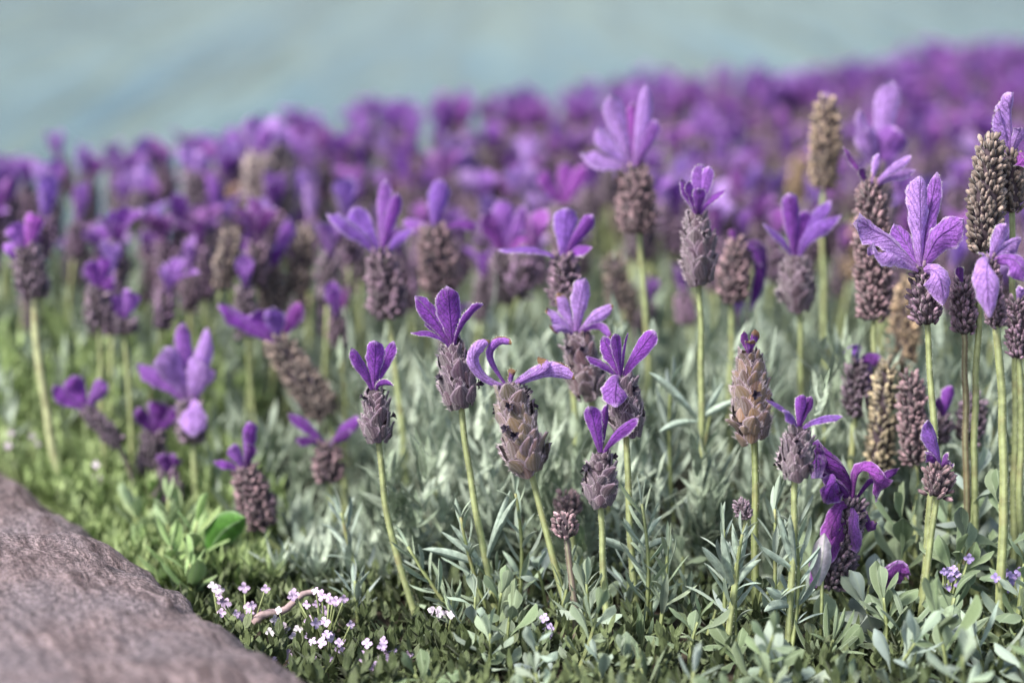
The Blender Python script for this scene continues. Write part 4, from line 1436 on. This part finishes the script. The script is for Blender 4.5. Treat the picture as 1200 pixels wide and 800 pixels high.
# ------------------------------------------------------------------ small things on the soil
def floret_mesh(seed):
    mb = MB()
    r = random.Random(seed)
    for k in range(4):
        a = 1.5708 * k + r.uniform(-.2, .2)
        d = Vector((math.cos(a), 0, math.sin(a)))
        blade(mb, d * .08, d * .4 + Vector((0, .22, 0)), d * r.uniform(.85, 1.05) + Vector((0, r.uniform(.0, .3), 0)), .85, lambda tg, d=d: d.cross(Vector((0, 1, 0))), cup=.3, nu=3, nv=4, shape='petal')
    add_bud(mb, Vector((0, -.1, 0)), Vector((0, 1, 0)), Vector((0, 0, 1)), .22, 0, r)
    return mb.mesh('floret', [M_FLORET])


def build_small():
    r = random.Random(5)
    fl = [floret_mesh(i) for i in range(3)]
    stem_m = {}
    clusters0 = [((254, 690), .79, 2, (.80, .76, .84), 4, 'pair of white florets beside the edging stone'),
                ((285, 715), .785, 9, (.66, .56, .74), 17, 'round cluster of pinkish-white florets beside the pink twig'),
                ((335, 742), .775, 4, (.78, .74, .84), 16, 'loose white florets between the stone and the pink twig'),
                ((378, 706), .78, 8, (.66, .55, .74), 15, 'upright spray of lilac florets right of the pink twig'),
                ((388, 752), .765, 11, (.66, .58, .78), 20, 'dense lilac-white floret head on the mossy ground'),
                ((440, 778), .755, 12, (.60, .50, .70), 20, 'dusky lilac floret head on mossy ground under the small closed sharp flower'),
                ((322, 790), .755, 5, (.64, .55, .68), 15, 'few pink-lilac florets pressed against the stone'),
                ((455, 752), .765, 4, (.62, .54, .72), 12, 'scattered lilac florets at the foot of the small closed flower'),
                ((520, 720), .785, 4, (.70, .68, .74), 10, 'small whitish florets among the spoon leaves'),
                ((640, 738), .78, 6, (.52, .46, .70), 9, 'little blue-lilac floret cluster left of the faded head stem'),
                ((1112, 672), .785, 9, (.40, .34, .62), 14, 'crumpled blue-lilac flower cluster above the pale round leaf'),
                ((1192, 676), .78, 8, (.36, .30, .58), 13, 'crumpled blue-lilac flower cluster beside the thick stem'),
                ((20, 520), .97, 2, (.55, .53, .55), 18, 'blurred white florets in the weeds by the stone'),
                ((110, 556), .95, 3, (.72, .72, .74), 14, 'few blurred white florets deeper in the green weeds')]
    clusters = [(a, b, int(n * 1.5) + 1, c, sp, l) for a, b, n, c, sp, l in clusters0]
    for (px, py), d, n, col, spread, label in clusters:
        c = at(px, py, d)
        g = Vector((c.x, c.y + .004, soil_z(c.x, c.y + .004)))
        root = thing('floret_cluster', label, 'flower', g, 'little floret clusters on the ground')
        mb = MB()
        for k in range(n):
            q = at(px + r.gauss(0, spread * .95), py + r.gauss(0, spread * .7), d + r.uniform(-.012, .012)) - g
            if q.z < .004:
                q.z = .004 + r.random() * .004
            o = link('floret', r.choice(fl), root)
            k_ = r.uniform(.8, 1.1)
            o.color = (*[min(.56, cc * k_ * (.74, .66, .74)[ci]) for ci, cc in enumerate(col)], 1)
            o.location = q
            s = r.uniform(.0017, .0026)
            o.scale = (s, s, s)
            o.rotation_euler = (r.uniform(-.2, 1.0), 0, math.pi + r.uniform(-.8, .8))
            tube(mb, [Vector((0, 0, -.003)), q * .5 + Vector((0, .002, 0)), q + Vector((0, .0003, 0))], [.0004] * 3, 5)
        link('stem', mb.mesh('stem', [M_STEM]), root, STEM2)

    # pale pink twig
    a, b = at(296, 730, .785), at(374, 690, .80)
    mb = MB()
    pts = [a.lerp(b, i / 8) + Vector((0, 0, .0015 * math.sin(i * 1.3))) - a for i in range(9)]
    tube(mb, pts, [.0019 - .0001 * i for i in range(9)], 7)
    o = link('twig', mb.mesh('twig', [plain('pink_twig', (.33, .24, .24), .8, .3, 300)]))
    o.location = a
    tag(o, 'pale pinkish dead twig lying slanted over the mossy ground', 'twig')

    # fallen cream flower
    g = at(670, 772, .775)
    g.z = max(g.z, soil_z(g.x, g.y) + .003)
    root = thing('fallen_flower', 'small cream-yellow fallen flower at the foot of the faded head stem', 'flower', g)
    for k in range(4):
        aa = 1.5708 * k + .4
        dd = Vector((math.cos(aa), -.3, math.sin(aa)))
        mbp = MB()
        blade(mbp, dd * .0005, dd * .002 + Vector((0, -.001, 0)), dd * .0042, .004, lambda tg, dd=dd: dd.cross(VIEW), cup=.3, ruffle=.2, seed=k, nu=4, nv=5)
        p = link('petal', mbp.mesh('petal', [M_FLORET]), root, (.78, .72, .42))

    # fallen purple bracts
    for (px, py), d, w, col, label in (((1047, 680), .785, 40, V5, 'crumpled magenta-purple fallen bract resting on grey leaves'),
                                       ((965, 655), .775, 26, (.46, .42, .48), 'papery whitish leaf scrap standing against the wilted cluster')):
        c = at(px, py, d)
        root = thing('fallen_bract', label, 'petal', (c.x, c.y, soil_z(c.x, c.y)))
        lo = c - root.location
        mbs = MB()
        tube(mbs, [Vector((0, 0, -.002)), lo * .5, lo + Vector((0, .002, -.002))], [.0008] * 3, 6)
        link('stem', mbs.mesh('stem', [M_STEM]), root, STEM2)
        for k in range(3 if w > 30 else 1):
            mbp = MB()
            dx = Vector((.006, 0, .003)) if w > 30 else Vector((.001, 0, .011))
            q = lo + Vector((r.uniform(-.001, .001), -.001 * k, r.uniform(-.001, .001)))
            blade(mbp, q - dx, q + Vector((0, -.002, .006 if w > 30 else 0)), q + dx, w * .00034 * (.7 if w > 30 else 1), lambda tg: tg.cross(VIEW), .4 * k, .5, .3, seed=k + 3, nu=6, nv=9, shape='oval')
            p = link('petal', mbp.mesh('petal', [M_PETAL if w > 30 else M_SPOON]), root, tuple(cc * (1 - .15 * k) for cc in col))

    # the pale round leaf in the right corner
    g = ground_at(1100, .765)
    root = thing('pale_round_leaf_plant', 'pale mint oval leaf held upright above two flat grey leaves', 'plant', g)
    hub = at(1108, 765, .762) - g
    mb = MB()
    tube(mb, [Vector((0, 0, 0)), hub * .5 + Vector((.002, 0, 0)), hub], [.0011] * 3, 6)
    link('stem', mb.mesh('stem', [M_STEM]), root, STEM)
    for tx, ty, w, fwd, sh, cc in ((1118, 707, 28, 0, 'oval', (.33, .42, .28)), (1072, 770, 16, 4, 'lance', (.20, .27, .18)), (1162, 770, 18, 4, 'lance', (.19, .26, .18)), (1112, 808, 30, 8, 'spoon', (.19, .26, .18)), (1050, 738, 22, -4, 'oval', (.17, .25, .15)),
                                   (1160, 722, 12, 0, 'lance', (.26, .33, .22))):
        mbp = MB()
        tip = at(tx, ty, .762 - fwd * .001) - g
        blade(mbp, hub, hub.lerp(tip, .5) + Vector((0, -.002, .002)), tip, w * .00034, lambda tg: tg.cross(VIEW), .1, .25, .1, seed=w, nu=6, nv=10, shape=sh)
        link('leaf', mbp.mesh('leaf', [M_SPOON]), root, cc)


build_ground()
build_rim()
build_field()
build_masses()
build_heroes()
build_shoots()
build_broadleaf()
build_small()
print('objects', len(bpy.data.objects))
